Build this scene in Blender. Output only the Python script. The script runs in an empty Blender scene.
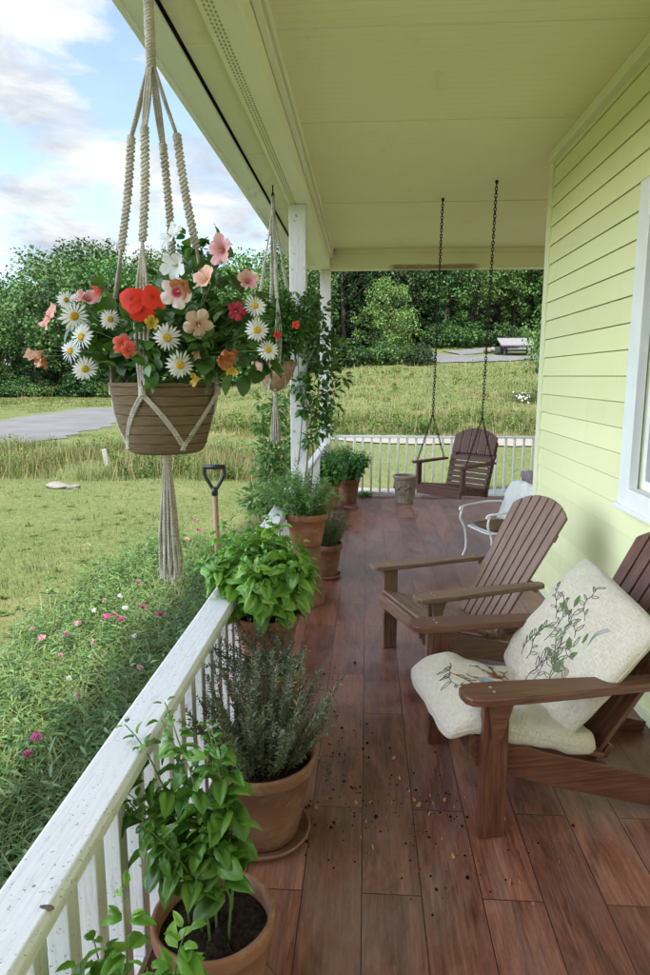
import bpy, math, random
import numpy as np
from mathutils import Vector, Matrix
random.seed(7); rng = np.random.default_rng(7)
PI = math.pi
C = bpy.context.scene.collection
R = math.radians

# ------------------------------------------------------------------ camera model
F = 660.0; CX, CY = 325.0, 487.5; H = 1.75
TH = math.atan(111.5/F); PS = math.atan(42/F*math.cos(TH))
def ray(px, py):
    x, y, z = (px-CX)/F, 1.0, -(py-CY)/F
    c, s = math.cos(TH), math.sin(TH)
    y, z = y*c+z*s, -y*s+z*c
    c, s = math.cos(PS), math.sin(PS)
    return Vector((x*c-y*s, x*s+y*c, z))
def at(px, py, Y):
    r = ray(px, py); t = Y/r.y
    return Vector((r.x*t, Y, H+r.z*t))
def onz(px, py, Z):
    r = ray(px, py); t = (Z-H)/r.z
    return Vector((r.x*t, r.y*t, Z))

# ------------------------------------------------------------------ objects
def tag(o, label=None, cat=None, group=None, kind=None):
    if label: o['label'] = label
    if cat: o['category'] = cat
    if group: o['group'] = group
    if kind: o['kind'] = kind
    return o
def thing(name, label, cat, loc=(0,0,0), rz=0, group=None):
    o = bpy.data.objects.new(name, None); C.objects.link(o)
    o.location = loc; o.rotation_euler = (0,0,rz); o.empty_display_size = .1
    return tag(o, label, cat, group)
def link_mesh(name, me, mat, parent=None, smooth=True, bevel=0):
    if mat: me.materials.append(mat)
    o = bpy.data.objects.new(name, me); C.objects.link(o)
    if parent: o.parent = parent
    if smooth:
        me.polygons.foreach_set('use_smooth', np.ones(len(me.polygons), dtype=bool))
    if bevel:
        m = o.modifiers.new('bevel', 'BEVEL'); m.width = bevel; m.segments = 2; m.limit_method = 'ANGLE'; m.angle_limit = R(40)
        m.harden_normals = False
        for p in me.polygons: p.use_smooth = False
    return o
def copy_tree(o, parent=None):
    c = o.copy(); C.objects.link(c)
    if parent is not None: c.parent = parent
    for ch in list(o.children): copy_tree(ch, c)
    return c

class MB:
    def __init__(s): s.v = []; s.f = []; s.uv = []
    def add(s, vs, fs, uvs=None):
        b = len(s.v); s.v += [tuple(p) for p in vs]
        for i, f in enumerate(fs):
            s.f.append(tuple(b+k for k in f))
            s.uv.append(uvs[i] if uvs else [(vs[k][0], vs[k][1]) for k in f])
    def box(s, c, size, rot=None, taper=None):
        hx, hy, hz = [a/2 for a in size]
        P = [Vector((x*hx, y*hy, z*hz)) for x in (-1,1) for y in (-1,1) for z in (-1,1)]
        if taper:
            for p in P:
                if p.z > 0: p.x *= taper; p.y *= taper
        L = max(range(3), key=lambda i: size[i])
        a, b = [i for i in range(3) if i != L]
        ou, ov = random.random()*20, random.random()*20
        F_ = [(0,1,3,2),(4,6,7,5),(0,4,5,1),(2,3,7,6),(0,2,6,4),(1,5,7,3)]
        uv = [[(P[k][L]+ou, P[k][a]+P[k][b]+ov) for k in f] for f in F_]
        M = rot if rot is not None else Matrix.Identity(3)
        s.add([M @ p + Vector(c) for p in P], F_, uv); return s
    def beam(s, p0, p1, w, t, up=(0,0,1)):
        p0, p1 = Vector(p0), Vector(p1); x = (p1-p0); L = x.length; x.normalize()
        y = Vector(up).cross(x).normalized(); z = x.cross(y)
        M = Matrix((x,y,z)).transposed()
        return s.box((p0+p1)/2, (L,w,t), M)
    def prism(s, pts, t, M=None, uaxis=0):
        """outline pts (x,y) extruded by t along z, M 4x4"""
        M = M or Matrix.Identity(4); n = len(pts)
        ou, ov = random.random()*20, random.random()*20
        V = [Vector((x,y,-t/2)) for x,y in pts] + [Vector((x,y,t/2)) for x,y in pts]
        fs = [tuple(range(n-1,-1,-1)), tuple(range(n,2*n))] + [(i,(i+1)%n,(i+1)%n+n,i+n) for i in range(n)]
        uv = [[(V[k][uaxis]+ou, V[k][1-uaxis]+V[k].z+ov) for k in f] for f in fs]
        s.add([M @ p for p in V], fs, uv); return s
    def tube(s, path, rad, n=8, cap=True):
        P = [Vector(p) for p in path]; m = len(P)
        if not hasattr(rad, '__len__'): rad = [rad]*m
        up = None; rings = []; L = 0; Ls = []
        for i in range(m):
            t = (P[min(i+1,m-1)]-P[max(i-1,0)])
            t = t.normalized() if t.length > 1e-9 else Vector((0,0,1))
            if up is None:
                up = t.orthogonal().normalized()
            else:
                up = (up - t*up.dot(t))
                up = up.normalized() if up.length > 1e-6 else t.orthogonal().normalized()
            b = t.cross(up)
            rings.append([P[i] + (up*math.cos(2*PI*k/n)+b*math.sin(2*PI*k/n))*rad[i] for k in range(n)])
            if i: L += (P[i]-P[i-1]).length
            Ls.append(L)
        vs = [q for r_ in rings for q in r_]; fs = []; uv = []
        for i in range(m-1):
            for k in range(n):
                k2 = (k+1) % n
                fs.append((i*n+k, i*n+k2, (i+1)*n+k2, (i+1)*n+k))
                a, c = k/n*.1, (k+1)/n*.1
                uv.append([(Ls[i],a),(Ls[i],c),(Ls[i+1],c),(Ls[i+1],a)])
        if cap:
            fs.append(tuple(range(n-1,-1,-1))); uv.append([(0,0)]*n)
            fs.append(tuple(range((m-1)*n, m*n))); uv.append([(0,0)]*n)
        s.add(vs, fs, uv); return s
    def lathe(s, prof, seg=40, c=(0,0,0), wob=None):
        c = Vector(c); m = len(prof); vs = []; fs = []; uv = []
        for i,(r_,z) in enumerate(prof):
            for k in range(seg):
                a = 2*PI*k/seg; rr = r_ + (wob(a,i) if wob else 0)
                vs.append(c+Vector((rr*math.cos(a), rr*math.sin(a), z)))
        for i in range(m-1):
            for k in range(seg):
                k2 = (k+1)%seg
                fs.append((i*seg+k, i*seg+k2, (i+1)*seg+k2, (i+1)*seg+k))
                uv.append([(k/seg,prof[i][1]),((k+1)/seg,prof[i][1]),((k+1)/seg,prof[i+1][1]),(k/seg,prof[i+1][1])])
        s.add(vs, fs, uv); return s
    def grid(s, fn, nu, nv, close=False):
        vs = [fn(i/(nu-1), j/(nv-1)) for j in range(nv) for i in range(nu)]
        fs = []; uv = []
        for j in range(nv-1):
            for i in range(nu-1):
                fs.append((j*nu+i, j*nu+i+1, (j+1)*nu+i+1, (j+1)*nu+i))
                uv.append([(a/(nu-1), b/(nv-1)) for a,b in ((i,j),(i+1,j),(i+1,j+1),(i,j+1))])
        s.add(vs, fs, uv); return s
    def build(s, name, mat, parent=None, smooth=False, bevel=0):
        me = bpy.data.meshes.new(name); me.from_pydata(s.v, [], s.f)
        l = me.uv_layers.new(name='UVMap')
        flat = np.array([c for f in s.uv for uv in f for c in uv], dtype=np.float32)
        l.data.foreach_set('uv', flat)
        return link_mesh(name, me, mat, parent, smooth, bevel)

# bulk instancing into one mesh ------------------------------------------------
def leaf_t(w=.5, fold=.25, curl=.5, n=4, peak=.45, tip=1.0):
    """leaf of length 1 along +x; 3 verts across"""
    V = []; 
    for i in range(n+1):
        t = i/n
        wd = w*.5*(math.sin(PI*min(1,t**(math.log(.5)/math.log(peak))))**tip + .03)
        a = curl*t; x = math.sin(a)/curl if abs(curl)>1e-3 else t; z = -(1-math.cos(a))/curl if abs(curl)>1e-3 else 0
        up = fold*wd
        V += [(x,-wd,z+up),(x,0,z),(x,wd,z+up)]
    Fc = []
    for i in range(n):
        a = i*3; Fc += [(a,a+3,a+4,a+1),(a+1,a+4,a+5,a+2)]
    return np.array(V, dtype=np.float32), np.array(Fc, dtype=np.int32)
def leaf_puff(w=.55, puff=.16, curl=1.1, n=6, peak=.43, fold=.15):
    V = []
    for i in range(n+1):
        t = i/n; wd = w*.5*(math.sin(PI*min(1,t**(math.log(.5)/math.log(peak))))**.7 + .03)
        a = curl*t; x = math.sin(a)/curl; z = -(1-math.cos(a))/curl; rip = 1+.35*math.sin(i*2.6)
        for q, h_ in ((-1,-.55),(-.55,.75),(0,-.25),(.55,.75),(1,-.55)): V.append((x, q*wd, z+h_*puff*wd*rip+fold*wd*abs(q)))
    Fc = []
    for i in range(n):
        for k in range(4): a = i*5+k; Fc.append((a,a+5,a+6,a+1))
    return np.array(V, dtype=np.float32), np.array(Fc, dtype=np.int32)
def frames(d, up=None):
    d = np.asarray(d, dtype=np.float64); d /= np.linalg.norm(d,axis=1,keepdims=True)+1e-9
    if up is None: up = np.tile([0,0,1.],(len(d),1))
    y = np.cross(up, d); n = np.linalg.norm(y,axis=1,keepdims=True)
    bad = n[:,0] < 1e-4; y[bad] = [0,1,0]; n[bad] = 1
    y /= n; z = np.cross(d,y)
    return np.stack([d,y,z],axis=2)      # columns
def roll(Rm, a):
    c, s = np.cos(a)[:,None], np.sin(a)[:,None]
    y, z = Rm[:,:,1], Rm[:,:,2]
    return np.stack([Rm[:,:,0], y*c+z*s, -y*s+z*c], axis=2)
class Bulk:
    def __init__(s): s.V=[]; s.F=[]; s.n=0
    def add(s, tmpl, pos, Rm, scale):
        V, Fc = tmpl; pos = np.asarray(pos); scale = np.asarray(scale)
        if scale.ndim == 1: scale = scale[:,None]*np.ones((1,3))
        P = np.einsum('nij,nvj->nvi', Rm, V[None]*scale[:,None,:]) + pos[:,None,:]
        N, k = P.shape[:2]
        Fa = (Fc[None] + (np.arange(N)*k)[:,None,None] + s.n).reshape(-1, Fc.shape[1])
        s.V.append(P.reshape(-1,3)); s.F.append(Fa); s.n += N*k
    def mesh(s, name):
        me = bpy.data.meshes.new(name)
        V = np.concatenate(s.V).astype(np.float32)
        me.vertices.add(len(V)); me.vertices.foreach_set('co', V.ravel())
        li = np.concatenate([f.ravel() for f in s.F]).astype(np.int32)
        tot = np.concatenate([np.full(len(f), f.shape[1]) for f in s.F]).astype(np.int32)
        st = np.concatenate([[0], np.cumsum(tot)[:-1]]).astype(np.int32)
        me.loops.add(len(li)); me.loops.foreach_set('vertex_index', li)
        me.polygons.add(len(tot)); me.polygons.foreach_set('loop_start', st); me.polygons.foreach_set('loop_total', tot)
        me.update(calc_edges=True); me.validate()
        return me
    def build(s, name, mat, parent=None, smooth=True):
        return link_mesh(name, s.mesh(name), mat, parent, smooth)

# ------------------------------------------------------------------ materials
class NT:
    def __init__(s, name):
        s.m = bpy.data.materials.new(name); s.m.use_nodes = True; s.t = s.m.node_tree
        s.b = s.t.nodes['Principled BSDF']; s.out = s.t.nodes['Material Output']
    def n(s, ty, **kw):
        x = s.t.nodes.new(ty)
        for k, v in kw.items():
            if hasattr(x, k): setattr(x, k, v)
            else: x.inputs[k.replace('_',' ')].default_value = v
        return x
    def l(s, a, b): s.t.links.new(a, b)
    def coord(s, kind='Object', scale=(1,1,1), loc=(0,0,0)):
        c = s.n('ShaderNodeTexCoord'); m = s.n('ShaderNodeMapping')
        m.inputs['Scale'].default_value = scale; m.inputs['Location'].default_value = loc
        s.l(c.outputs[kind], m.inputs['Vector']); return m.outputs['Vector']
    def noise(s, vec, scale=5, detail=4, rough=.55, dist=0):
        x = s.n('ShaderNodeTexNoise'); x.inputs['Scale'].default_value = scale; x.inputs['Detail'].default_value = detail
        x.inputs['Roughness'].default_value = rough; x.inputs['Distortion'].default_value = dist
        if vec is not None: s.l(vec, x.inputs['Vector'])
        return x.outputs['Fac']
    def ramp(s, fac, stops):
        x = s.n('ShaderNodeValToRGB'); e = x.color_ramp.elements
        while len(e) < len(stops): e.new(.5)
        for i,(p,c) in enumerate(stops):
            e[i].position = p
            if not hasattr(c,'__len__'): c = (c,c,c)
            e[i].color = (*c[:3],1)
        s.l(fac, x.inputs['Fac']); return x.outputs['Color']
    def mix(s, fac, a, b, mode='MIX'):
        x = s.n('ShaderNodeMix'); x.data_type = 'RGBA'; x.blend_type = mode
        for sock, v in ((x.inputs[0],fac),(x.inputs[6],a),(x.inputs[7],b)):
            if isinstance(v, bpy.types.NodeSocket): s.l(v, sock)
            elif hasattr(v,'__len__'): sock.default_value = (*v[:3],1)
            else: sock.default_value = v
        return x.outputs[2]
    def math(s, op, a, b=0.0):
        x = s.n('ShaderNodeMath'); x.operation = op
        for sock, v in ((x.inputs[0],a),(x.inputs[1],b)):
            if isinstance(v, bpy.types.NodeSocket): s.l(v, sock)
            else: sock.default_value = v
        return x.outputs[0]
    def bump(s, h, strength=.3, dist=.01):
        x = s.n('ShaderNodeBump'); x.inputs['Strength'].default_value = strength; x.inputs['Distance'].default_value = dist
        s.l(h, x.inputs['Height']); s.l(x.outputs['Normal'], s.b.inputs['Normal']); return x
    def col(s, c):
        if isinstance(c, bpy.types.NodeSocket): s.l(c, s.b.inputs['Base Color'])
        else: s.b.inputs['Base Color'].default_value = (*c[:3],1)
    def set(s, rough=.5, spec=.5, metal=0):
        if isinstance(rough, bpy.types.NodeSocket): s.l(rough, s.b.inputs['Roughness'])
        else: s.b.inputs['Roughness'].default_value = rough
        s.b.inputs['Specular IOR Level'].default_value = spec; s.b.inputs['Metallic'].default_value = metal
        return s
def m_plain(name, c, rough=.5, spec=.5, var=.12, scale=20, bump=.1, metal=0):
    k = NT(name); v = k.coord('Object')
    f = k.noise(v, scale, 5)
    k.col(k.ramp(f, [(.3, [x*(1-var) for x in c]), (.7, [min(1,x*(1+var)) for x in c])]))
    k.set(rough, spec, metal); k.bump(k.noise(v, scale*4, 3), bump, .003); return k.m
def m_wood(name, a, b, dark, rough=.5, gs=1.0, worn=None):
    k = NT(name); uv = k.coord('UV', (3*gs, 55*gs, 1)); uv2 = k.coord('UV', (1.2,4,1))
    g = k.noise(uv, 1.6, 8, .65, .6); big = k.noise(uv2, 2.0, 4, .6, 1.0)
    c = k.ramp(g, [(.25, dark), (.45, a), (.72, b)])
    c = k.mix(k.math('MULTIPLY', big, .7), c, [x*.55 for x in a])
    if worn:
        w = k.ramp(k.noise(uv2, 5, 6, .7, 1.2), [(.52, 0), (.68, 1)])
        c = k.mix(k.math('MULTIPLY', w, .55), c, worn)
    k.col(c); k.set(k.math('ADD', k.math('MULTIPLY', g, .3), rough-.15), .45)
    k.bump(g, .35, .002); return k.m
def m_leaf(name, cols, rough=.42, trans=.3, spec=.5, pos_noise=None, val=None):
    k = NT(name); g = k.n('ShaderNodeNewGeometry')
    n = len(cols)
    c = k.ramp(g.outputs['Random Per Island'], [(i/(n-1) if n>1 else 0, x) for i,x in enumerate(cols)])
    if pos_noise:
        sc, other, lo, hi = pos_noise
        f = k.ramp(k.noise(k.coord('Object'), sc, 5, .6), [(lo,0),(hi,1)])
        c = k.mix(f, c, other)
    if val:
        vv = k.noise(k.coord('Object',(1,1,.3)), val[0], 6, .68, .8)
        c = k.mix(1.0, c, k.ramp(vv, [(.36,(val[1]*.9,val[1],val[1]*.8)),(.62,(val[2],val[2],val[2]*.95))]), 'MULTIPLY')
    k.col(c); k.set(rough, spec)
    t = k.n('ShaderNodeBsdfTranslucent'); mx = k.n('ShaderNodeMixShader'); mx.inputs[0].default_value = trans
    tc = k.mix(1.0, c, (1.3,1.35,.6), 'MULTIPLY')
    k.l(tc, t.inputs['Color'])
    k.l(k.b.outputs[0], mx.inputs[1]); k.l(t.outputs[0], mx.inputs[2]); k.l(mx.outputs[0], k.out.inputs['Surface'])
    return k.m
def m_petal(name, stops, rough=.6, trans=.3):
    """colour from base (u=0) to edge (u=1) of the petal"""
    k = NT(name); uvn = k.n('ShaderNodeTexCoord'); sp = k.n('ShaderNodeSeparateXYZ'); k.l(uvn.outputs['UV'], sp.inputs[0])
    f = k.math('ADD', sp.outputs[0], k.math('MULTIPLY', k.math('SUBTRACT', k.noise(k.coord('UV',(3,25,1)), 2, 3), .5), .25))
    c = k.ramp(f, stops); k.col(c); k.set(rough, .3)
    t = k.n('ShaderNodeBsdfTranslucent'); mx = k.n('ShaderNodeMixShader'); mx.inputs[0].default_value = trans
    k.l(c, t.inputs['Color']); k.l(k.b.outputs[0], mx.inputs[1]); k.l(t.outputs[0], mx.inputs[2]); k.l(mx.outputs[0], k.out.inputs['Surface'])
    return k.m
M = {}
def mats():
    # deck: wood planks running along Y
    k = NT('deck_wood'); co = k.n('ShaderNodeTexCoord'); sp = k.n('ShaderNodeSeparateXYZ'); k.l(co.outputs['Object'], sp.inputs[0])
    cb = k.n('ShaderNodeCombineXYZ'); k.l(sp.outputs[1], cb.inputs[0]); k.l(sp.outputs[0], cb.inputs[1])
    br = k.n('ShaderNodeTexBrick'); br.offset = .37; br.offset_frequency = 2
    k.l(cb.outputs[0], br.inputs['Vector'])
    for a,v in (('Color1',(0,0,0,1)),('Color2',(1,1,1,1)),('Mortar',(.5,.5,.5,1)),('Scale',1.0),('Mortar Size',.0022),('Mortar Smooth',.2),('Bias',0),('Brick Width',1.23),('Row Height',.205)):
        br.inputs[a].default_value = v
    off = k.n('ShaderNodeVectorMath'); off.operation = 'MULTIPLY_ADD'
    k.l(br.outputs['Color'], off.inputs[0]); off.inputs[1].default_value = (7.3,11.9,3.1); k.l(cb.outputs[0], off.inputs[2])
    mp = k.n('ShaderNodeMapping'); mp.inputs['Scale'].default_value = (1.5,30,1); k.l(off.outputs[0], mp.inputs[0])
    mp2 = k.n('ShaderNodeMapping'); mp2.inputs['Scale'].default_value = (1.1,4.0,1); k.l(off.outputs[0], mp2.inputs[0])
    g = k.noise(mp.outputs[0], 2.6, 12, .78, 1.3); b2 = k.noise(mp2.outputs[0], 1.6, 6, .62, 1.6)
    c = k.ramp(g, [(.34,(.022,.007,.005)),(.44,(.125,.042,.028)),(.54,(.235,.090,.058)),(.68,(.42,.205,.135))])
    c2 = k.ramp(b2, [(.36,(.06,.022,.016)),(.52,(.21,.078,.052)),(.66,(.31,.13,.088)),(.8,(.42,.23,.16))])
    c = k.mix(.5, c, c2)
    tone = k.ramp(br.outputs['Color'], [(0,(.80,.75,.75)),(.5,(1.0,.97,.95)),(1,(1.28,1.2,1.12))])
    c = k.mix(1, c, tone, 'MULTIPLY')
    # grey weathering and wear patches
    w = k.ramp(k.noise(k.coord('Object',(1,.5,1)), 1.3, 8, .7, .8), [(.45,0),(.68,1)])
    c = k.mix(k.math('MULTIPLY', w, .45), c, (.38,.28,.25))
    c = k.mix(br.outputs['Fac'], c, (.03,.014,.01))
    k.col(c)
    k.set(k.math('ADD', k.math('MULTIPLY', k.math('ADD', g, k.math('MULTIPLY', w, .5)), .26), .20), .55)
    bm = k.bump(k.math('SUBTRACT', g, k.math('MULTIPLY', br.outputs['Fac'], 1.2)), .3, .0025)
    M['deck'] = k.m
    # painted siding
    k = NT('siding_paint'); v = k.coord('Object'); f = k.noise(v, .9, 5, .6)
    c = k.ramp(f, [(.3,(.78,.78,.43)),(.7,(.83,.83,.50))])
    g = k.noise(k.coord('Object',(60,1.5,60)), 1, 4, .6)
    ri = k.n('ShaderNodeNewGeometry'); c = k.mix(1.0, c, k.ramp(ri.outputs['Random Per Island'], [(0,(.93,.93,.92)),(1,(1.03,1.03,1.03))]), 'MULTIPLY')
    sk = k.ramp(k.noise(k.coord('Object',(3,3,.35)), 3, 7, .75, .5), [(.55,0),(.75,1)]); c = k.mix(k.math('MULTIPLY', sk, .22), c, (.50,.50,.28))
    st = k.ramp(k.noise(k.coord('Object',(1,1,1)), 26, 2, .5), [(.72,0),(.78,1)])
    c = k.mix(k.math('MULTIPLY', st, .35), c, (.45,.47,.22))
    k.col(c); k.set(.5, .35); k.bump(g, .25, .002); M['siding'] = k.m
    k = NT('ceiling_paint'); v = k.coord('Object'); f = k.noise(v, .7, 6, .6)
    c = k.ramp(f, [(.3,(.80,.74,.44)),(.7,(.86,.81,.51))])
    sp = k.n('ShaderNodeSeparateXYZ'); k.l(k.n('ShaderNodeTexCoord').outputs['Object'], sp.inputs[0])
    gx = k.math('FRACT', k.math('MULTIPLY', k.math('ADD', sp.outputs[1], k.math('MULTIPLY', sp.outputs[0], .03)), 13.0))
    gr = k.ramp(gx, [(0,0),(.07,1),(.93,1),(1,0)])
    c = k.mix(k.math('MULTIPLY', k.math('SUBTRACT', 1.0, gr), .22), c, (.5,.48,.28))
    s2 = k.ramp(k.noise(k.coord('Object',(1,.35,1)), 3.5, 8, .75, 1), [(.58,0),(.75,1)])
    c = k.mix(k.math('MULTIPLY', s2, .28), c, (.42,.36,.18))
    k.col(c); k.set(.6, .3); k.bump(gr, .25, .003); M['ceiling'] = k.m
    def trim(name, a, stain, amt, sc=2.2):
        k = NT(name); v = k.coord('Object'); c = k.ramp(k.noise(v, 1.2, 5), [(.3,[x*.93 for x in a]),(.7,a)])
        s2 = k.ramp(k.noise(k.coord('Object',(1,.6,1)), sc, 9, .78, .8), [(.55,0),(.72,1)])
        k.col(k.mix(k.math('MULTIPLY', s2, amt), c, stain)); k.set(.5,.35); k.bump(k.noise(v, 60, 3), .1, .002); return k.m
    M['soffit'] = trim('soffit_paint', (.80,.78,.56), (.3,.28,.15), .35)
    M['fascia'] = trim('fascia_paint', (.82,.82,.74), (.30,.29,.20), .55, 3.0)
    M['beam'] = trim('beam_paint', (.83,.82,.60), (.40,.36,.2), .3)
    k = NT('stained_beam_paint'); v = k.coord('Object'); c = k.ramp(k.noise(v, 1.2, 5), [(.3,(.77,.76,.56)),(.7,(.83,.82,.60))])
    sp = k.n('ShaderNodeSeparateXYZ'); k.l(k.n('ShaderNodeTexCoord').outputs['Object'], sp.inputs[0]); nz = k.noise(k.coord('Object',(1,1,2)), 14, 6, .7)
    def band(o, a, b_, f): 
        m1 = k.n('ShaderNodeMapRange'); m1.interpolation_type='SMOOTHSTEP'; k.l(o, m1.inputs[0]); m1.inputs[1].default_value=a; m1.inputs[2].default_value=a+f
        m2 = k.n('ShaderNodeMapRange'); m2.interpolation_type='SMOOTHSTEP'; k.l(o, m2.inputs[0]); m2.inputs[1].default_value=b_-f; m2.inputs[2].default_value=b_; m2.inputs[3].default_value=1; m2.inputs[4].default_value=0
        return k.math('MULTIPLY', m1.outputs[0], m2.outputs[0])
    mk = k.math('MULTIPLY', band(sp.outputs[0], .15, 1.65, .25), band(sp.outputs[2], 3.0, 3.30, .07))
    mk = k.ramp(k.math('MULTIPLY', mk, k.math('ADD', nz, .15)), [(.30,0),(.62,1)])
    k.col(k.mix(k.math('MULTIPLY', mk, .8), c, (.20,.12,.05))); k.set(.5,.35); M['beamstain'] = k.m
    M['trimyel'] = trim('corner_paint', (.80,.82,.55), (.5,.45,.25), .2)
    M['ventdark'] = m_plain('vent_shadow', (.34,.34,.20), .7, .2, .1, 10); M['stain'] = m_plain('rust_stain', (.22,.13,.06), .8, .2, .5, 12)
    M['white'] = m_plain('white_paint', (.80,.80,.78), .42, .4, .04, 8, .05)
    # flaking white paint on the railing and posts
    def flaky(name, chips, thr):
        k = NT(name); v = k.coord('Object'); uvg = k.noise(k.coord('UV',(2,60,1)), 2, 7, .7, .4)
        c = k.ramp(uvg, [(.22,(.46,.42,.40)),(.42,(.66,.64,.63)),(.75,(.76,.75,.74))])
        vo = k.n('ShaderNodeTexVoronoi'); vo.inputs['Scale'].default_value = chips; vo.inputs['Randomness'].default_value = 1
        wv = k.n('ShaderNodeMix'); wv.data_type = 'VECTOR'; 
        nn = k.n('ShaderNodeTexNoise'); nn.inputs['Scale'].default_value = 70; k.l(v, nn.inputs['Vector'])
        ad = k.n('ShaderNodeVectorMath'); ad.operation = 'MULTIPLY_ADD'; k.l(nn.outputs['Color'], ad.inputs[0]); ad.inputs[1].default_value = (.03,.03,.03); k.l(v, ad.inputs[2])
        k.l(ad.outputs[0], vo.inputs['Vector'])
        big = k.noise(v, 6, 3, .5)
        d = k.math('SUBTRACT', k.math('MULTIPLY', big, thr), vo.outputs['Distance'])
        ch = k.ramp(d, [(0,0),(.08,1)])
        cc = k.ramp(k.noise(v, 90, 2), [(.35,(.05,.035,.03)),(.65,(.30,.25,.22))])
        c = k.mix(k.math('MULTIPLY', ch, .75), c, cc)
        gr = k.ramp(k.noise(k.coord('UV',(3,22,1)), 3, 9, .8, .5), [(.52,0),(.66,1)])
        c = k.mix(k.math('MULTIPLY', gr, .5), c, (.38,.33,.31))
        k.col(c); k.set(.48, .4)
        k.bump(k.math('SUBTRACT', uvg, ch), .35, .0015); return k.m
    M['rail'] = flaky('flaking_white_paint', 62, .385)
    M['post'] = flaky('post_paint', 9, .25)
    M['chairA'] = m_wood('weathered_brown_wood', (.20,.112,.073), (.37,.235,.165), (.075,.038,.026), .48)
    M['chairB'] = m_wood('reddish_brown_wood', (.125,.044,.024), (.235,.098,.057), (.038,.013,.009), .33)
    M['swing'] = m_wood('dark_brown_wood', (.095,.036,.021), (.18,.078,.046), (.035,.014,.009), .62)
    M['shaft'] = m_wood('ash_handle_wood', (.36,.2,.11), (.46,.28,.16), (.22,.11,.06), .5)
    # terracotta
    def terra(name, a, b, bloom, amt):
        k = NT(name); v = k.coord('Object'); f = k.noise(v, 5, 6, .6)
        c = k.ramp(f, [(.3,a),(.7,b)])
        s2 = k.ramp(k.noise(k.coord('Object',(1,1,1.6)), 9, 9, .72, .6), [(.50,0),(.72,1)])
        c = k.mix(k.math('MULTIPLY', s2, amt), c, bloom)
        d2 = k.ramp(k.noise(v, 60, 3), [(.66,0),(.74,1)]); c = k.mix(k.math('MULTIPLY', d2, .5), c, (.16,.09,.06))
        k.col(c); k.set(.78,.25); k.bump(k.noise(v, 45, 5), .25, .004); return k.m
    M['terra'] = terra('terracotta', (.32,.125,.062), (.43,.19,.105), (.50,.33,.24), .6)
    M['terra2'] = terra('aged_terracotta', (.27,.115,.065), (.37,.175,.105), (.46,.34,.26), .75)
    M['terra3'] = terra('brown_terracotta', (.20,.092,.058), (.29,.14,.09), (.40,.26,.19), .65)
    M['urn'] = terra('carved_stone_clay', (.24,.185,.14), (.36,.29,.23), (.10,.075,.055), .8)
    k = NT('potting_soil'); v = k.coord('Object'); f = k.noise(v, 70, 5, .7)
    c = k.ramp(f, [(.35,(.012,.008,.006)),(.6,(.045,.028,.02)),(.75,(.12,.085,.06))])
    k.col(c); k.set(.9,.2); k.bump(k.noise(v, 90, 4), 1, .012); M['soil'] = k.m
    M['crumb'] = m_plain('dark_soil_crumbs', (.02,.013,.01), .9, .2, .4, 60)
    # leaves
    M['basil'] = m_leaf('basil_leaf', [(.11,.25,.03),(.17,.36,.05),(.26,.46,.08)], .30, .3)
    M['basil_dark'] = m_leaf('dark_basil_leaf', [(.075,.18,.028),(.12,.27,.04),(.20,.37,.065)], .30, .28)
    M['basil_far'] = m_leaf('fresh_basil_leaf', [(.055,.17,.025),(.09,.25,.04),(.13,.32,.06)], .4, .3)
    M['stem'] = m_plain('green_stem', (.13,.2,.06), .5, .4, .2, 30)
    M['woody'] = m_plain('woody_stem', (.13,.09,.06), .8, .3, .3, 40)
    M['laven'] = m_leaf('lavender_leaf', [(.085,.11,.055),(.14,.165,.095),(.22,.245,.15)], .6, .15, .3)
    M['rosem'] = m_leaf('rosemary_leaf', [(.05,.09,.05),(.075,.12,.065),(.10,.15,.085)], .55, .15, .4)
    M['herb'] = m_leaf('herb_leaf', [(.07,.15,.035),(.12,.23,.06),(.18,.30,.10)], .5, .25, .4)
    M['herb_dark'] = m_leaf('dark_herb_leaf', [(.035,.085,.025),(.06,.13,.04),(.09,.17,.055)], .5, .2, .4)
    M['basketleaf'] = m_leaf('basket_leaf', [(.03,.08,.018),(.055,.13,.026),(.11,.21,.045)], .33, .25, .5)
    M['vine'] = m_leaf('vine_leaf', [(.035,.10,.02),(.06,.15,.03),(.11,.22,.05)], .4, .25, .5)
    M['coleus'] = m_leaf('dark_purple_leaf', [(.04,.02,.015),(.09,.045,.03),(.07,.06,.02)], .5, .15, .4)
    M['bed'] = m_leaf('bed_leaf', [(.035,.085,.02),(.06,.13,.03),(.10,.18,.05),(.15,.2,.07)], .45, .22, .4)
    M['bedgrass'] = m_leaf('bed_grass_blade', [(.06,.12,.028),(.11,.18,.045),(.26,.26,.12)], .5, .25, .4)
    M['petiole'] = m_plain('flower_stalk', (.10,.17,.05), .5, .4, .2, 30)
    # tree foliage: each tree object gets its own shift
    def tree_leaf(name, cols):
        k = NT(name); g = k.n('ShaderNodeNewGeometry'); oi = k.n('ShaderNodeObjectInfo')
        c = k.ramp(g.outputs['Random Per Island'], [(i/(len(cols)-1), x) for i,x in enumerate(cols)])
        hs = k.n('ShaderNodeHueSaturation')
        k.l(k.math('ADD', k.math('MULTIPLY', oi.outputs['Random'], .05), .475), hs.inputs['Hue'])
        k.l(k.math('ADD', k.math('MULTIPLY', k.math('FRACT', k.math('MULTIPLY', oi.outputs['Random'], 7.3)), .95), .55), hs.inputs['Value'])
        k.l(c, hs.inputs['Color']); c = hs.outputs[0]
        k.col(c); k.set(.55,.3)
        t = k.n('ShaderNodeBsdfTranslucent'); mx = k.n('ShaderNodeMixShader'); mx.inputs[0].default_value = .2
        k.l(c, t.inputs['Color']); k.l(k.b.outputs[0], mx.inputs[1]); k.l(t.outputs[0], mx.inputs[2]); k.l(mx.outputs[0], k.out.inputs['Surface'])
        return k.m
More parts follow.
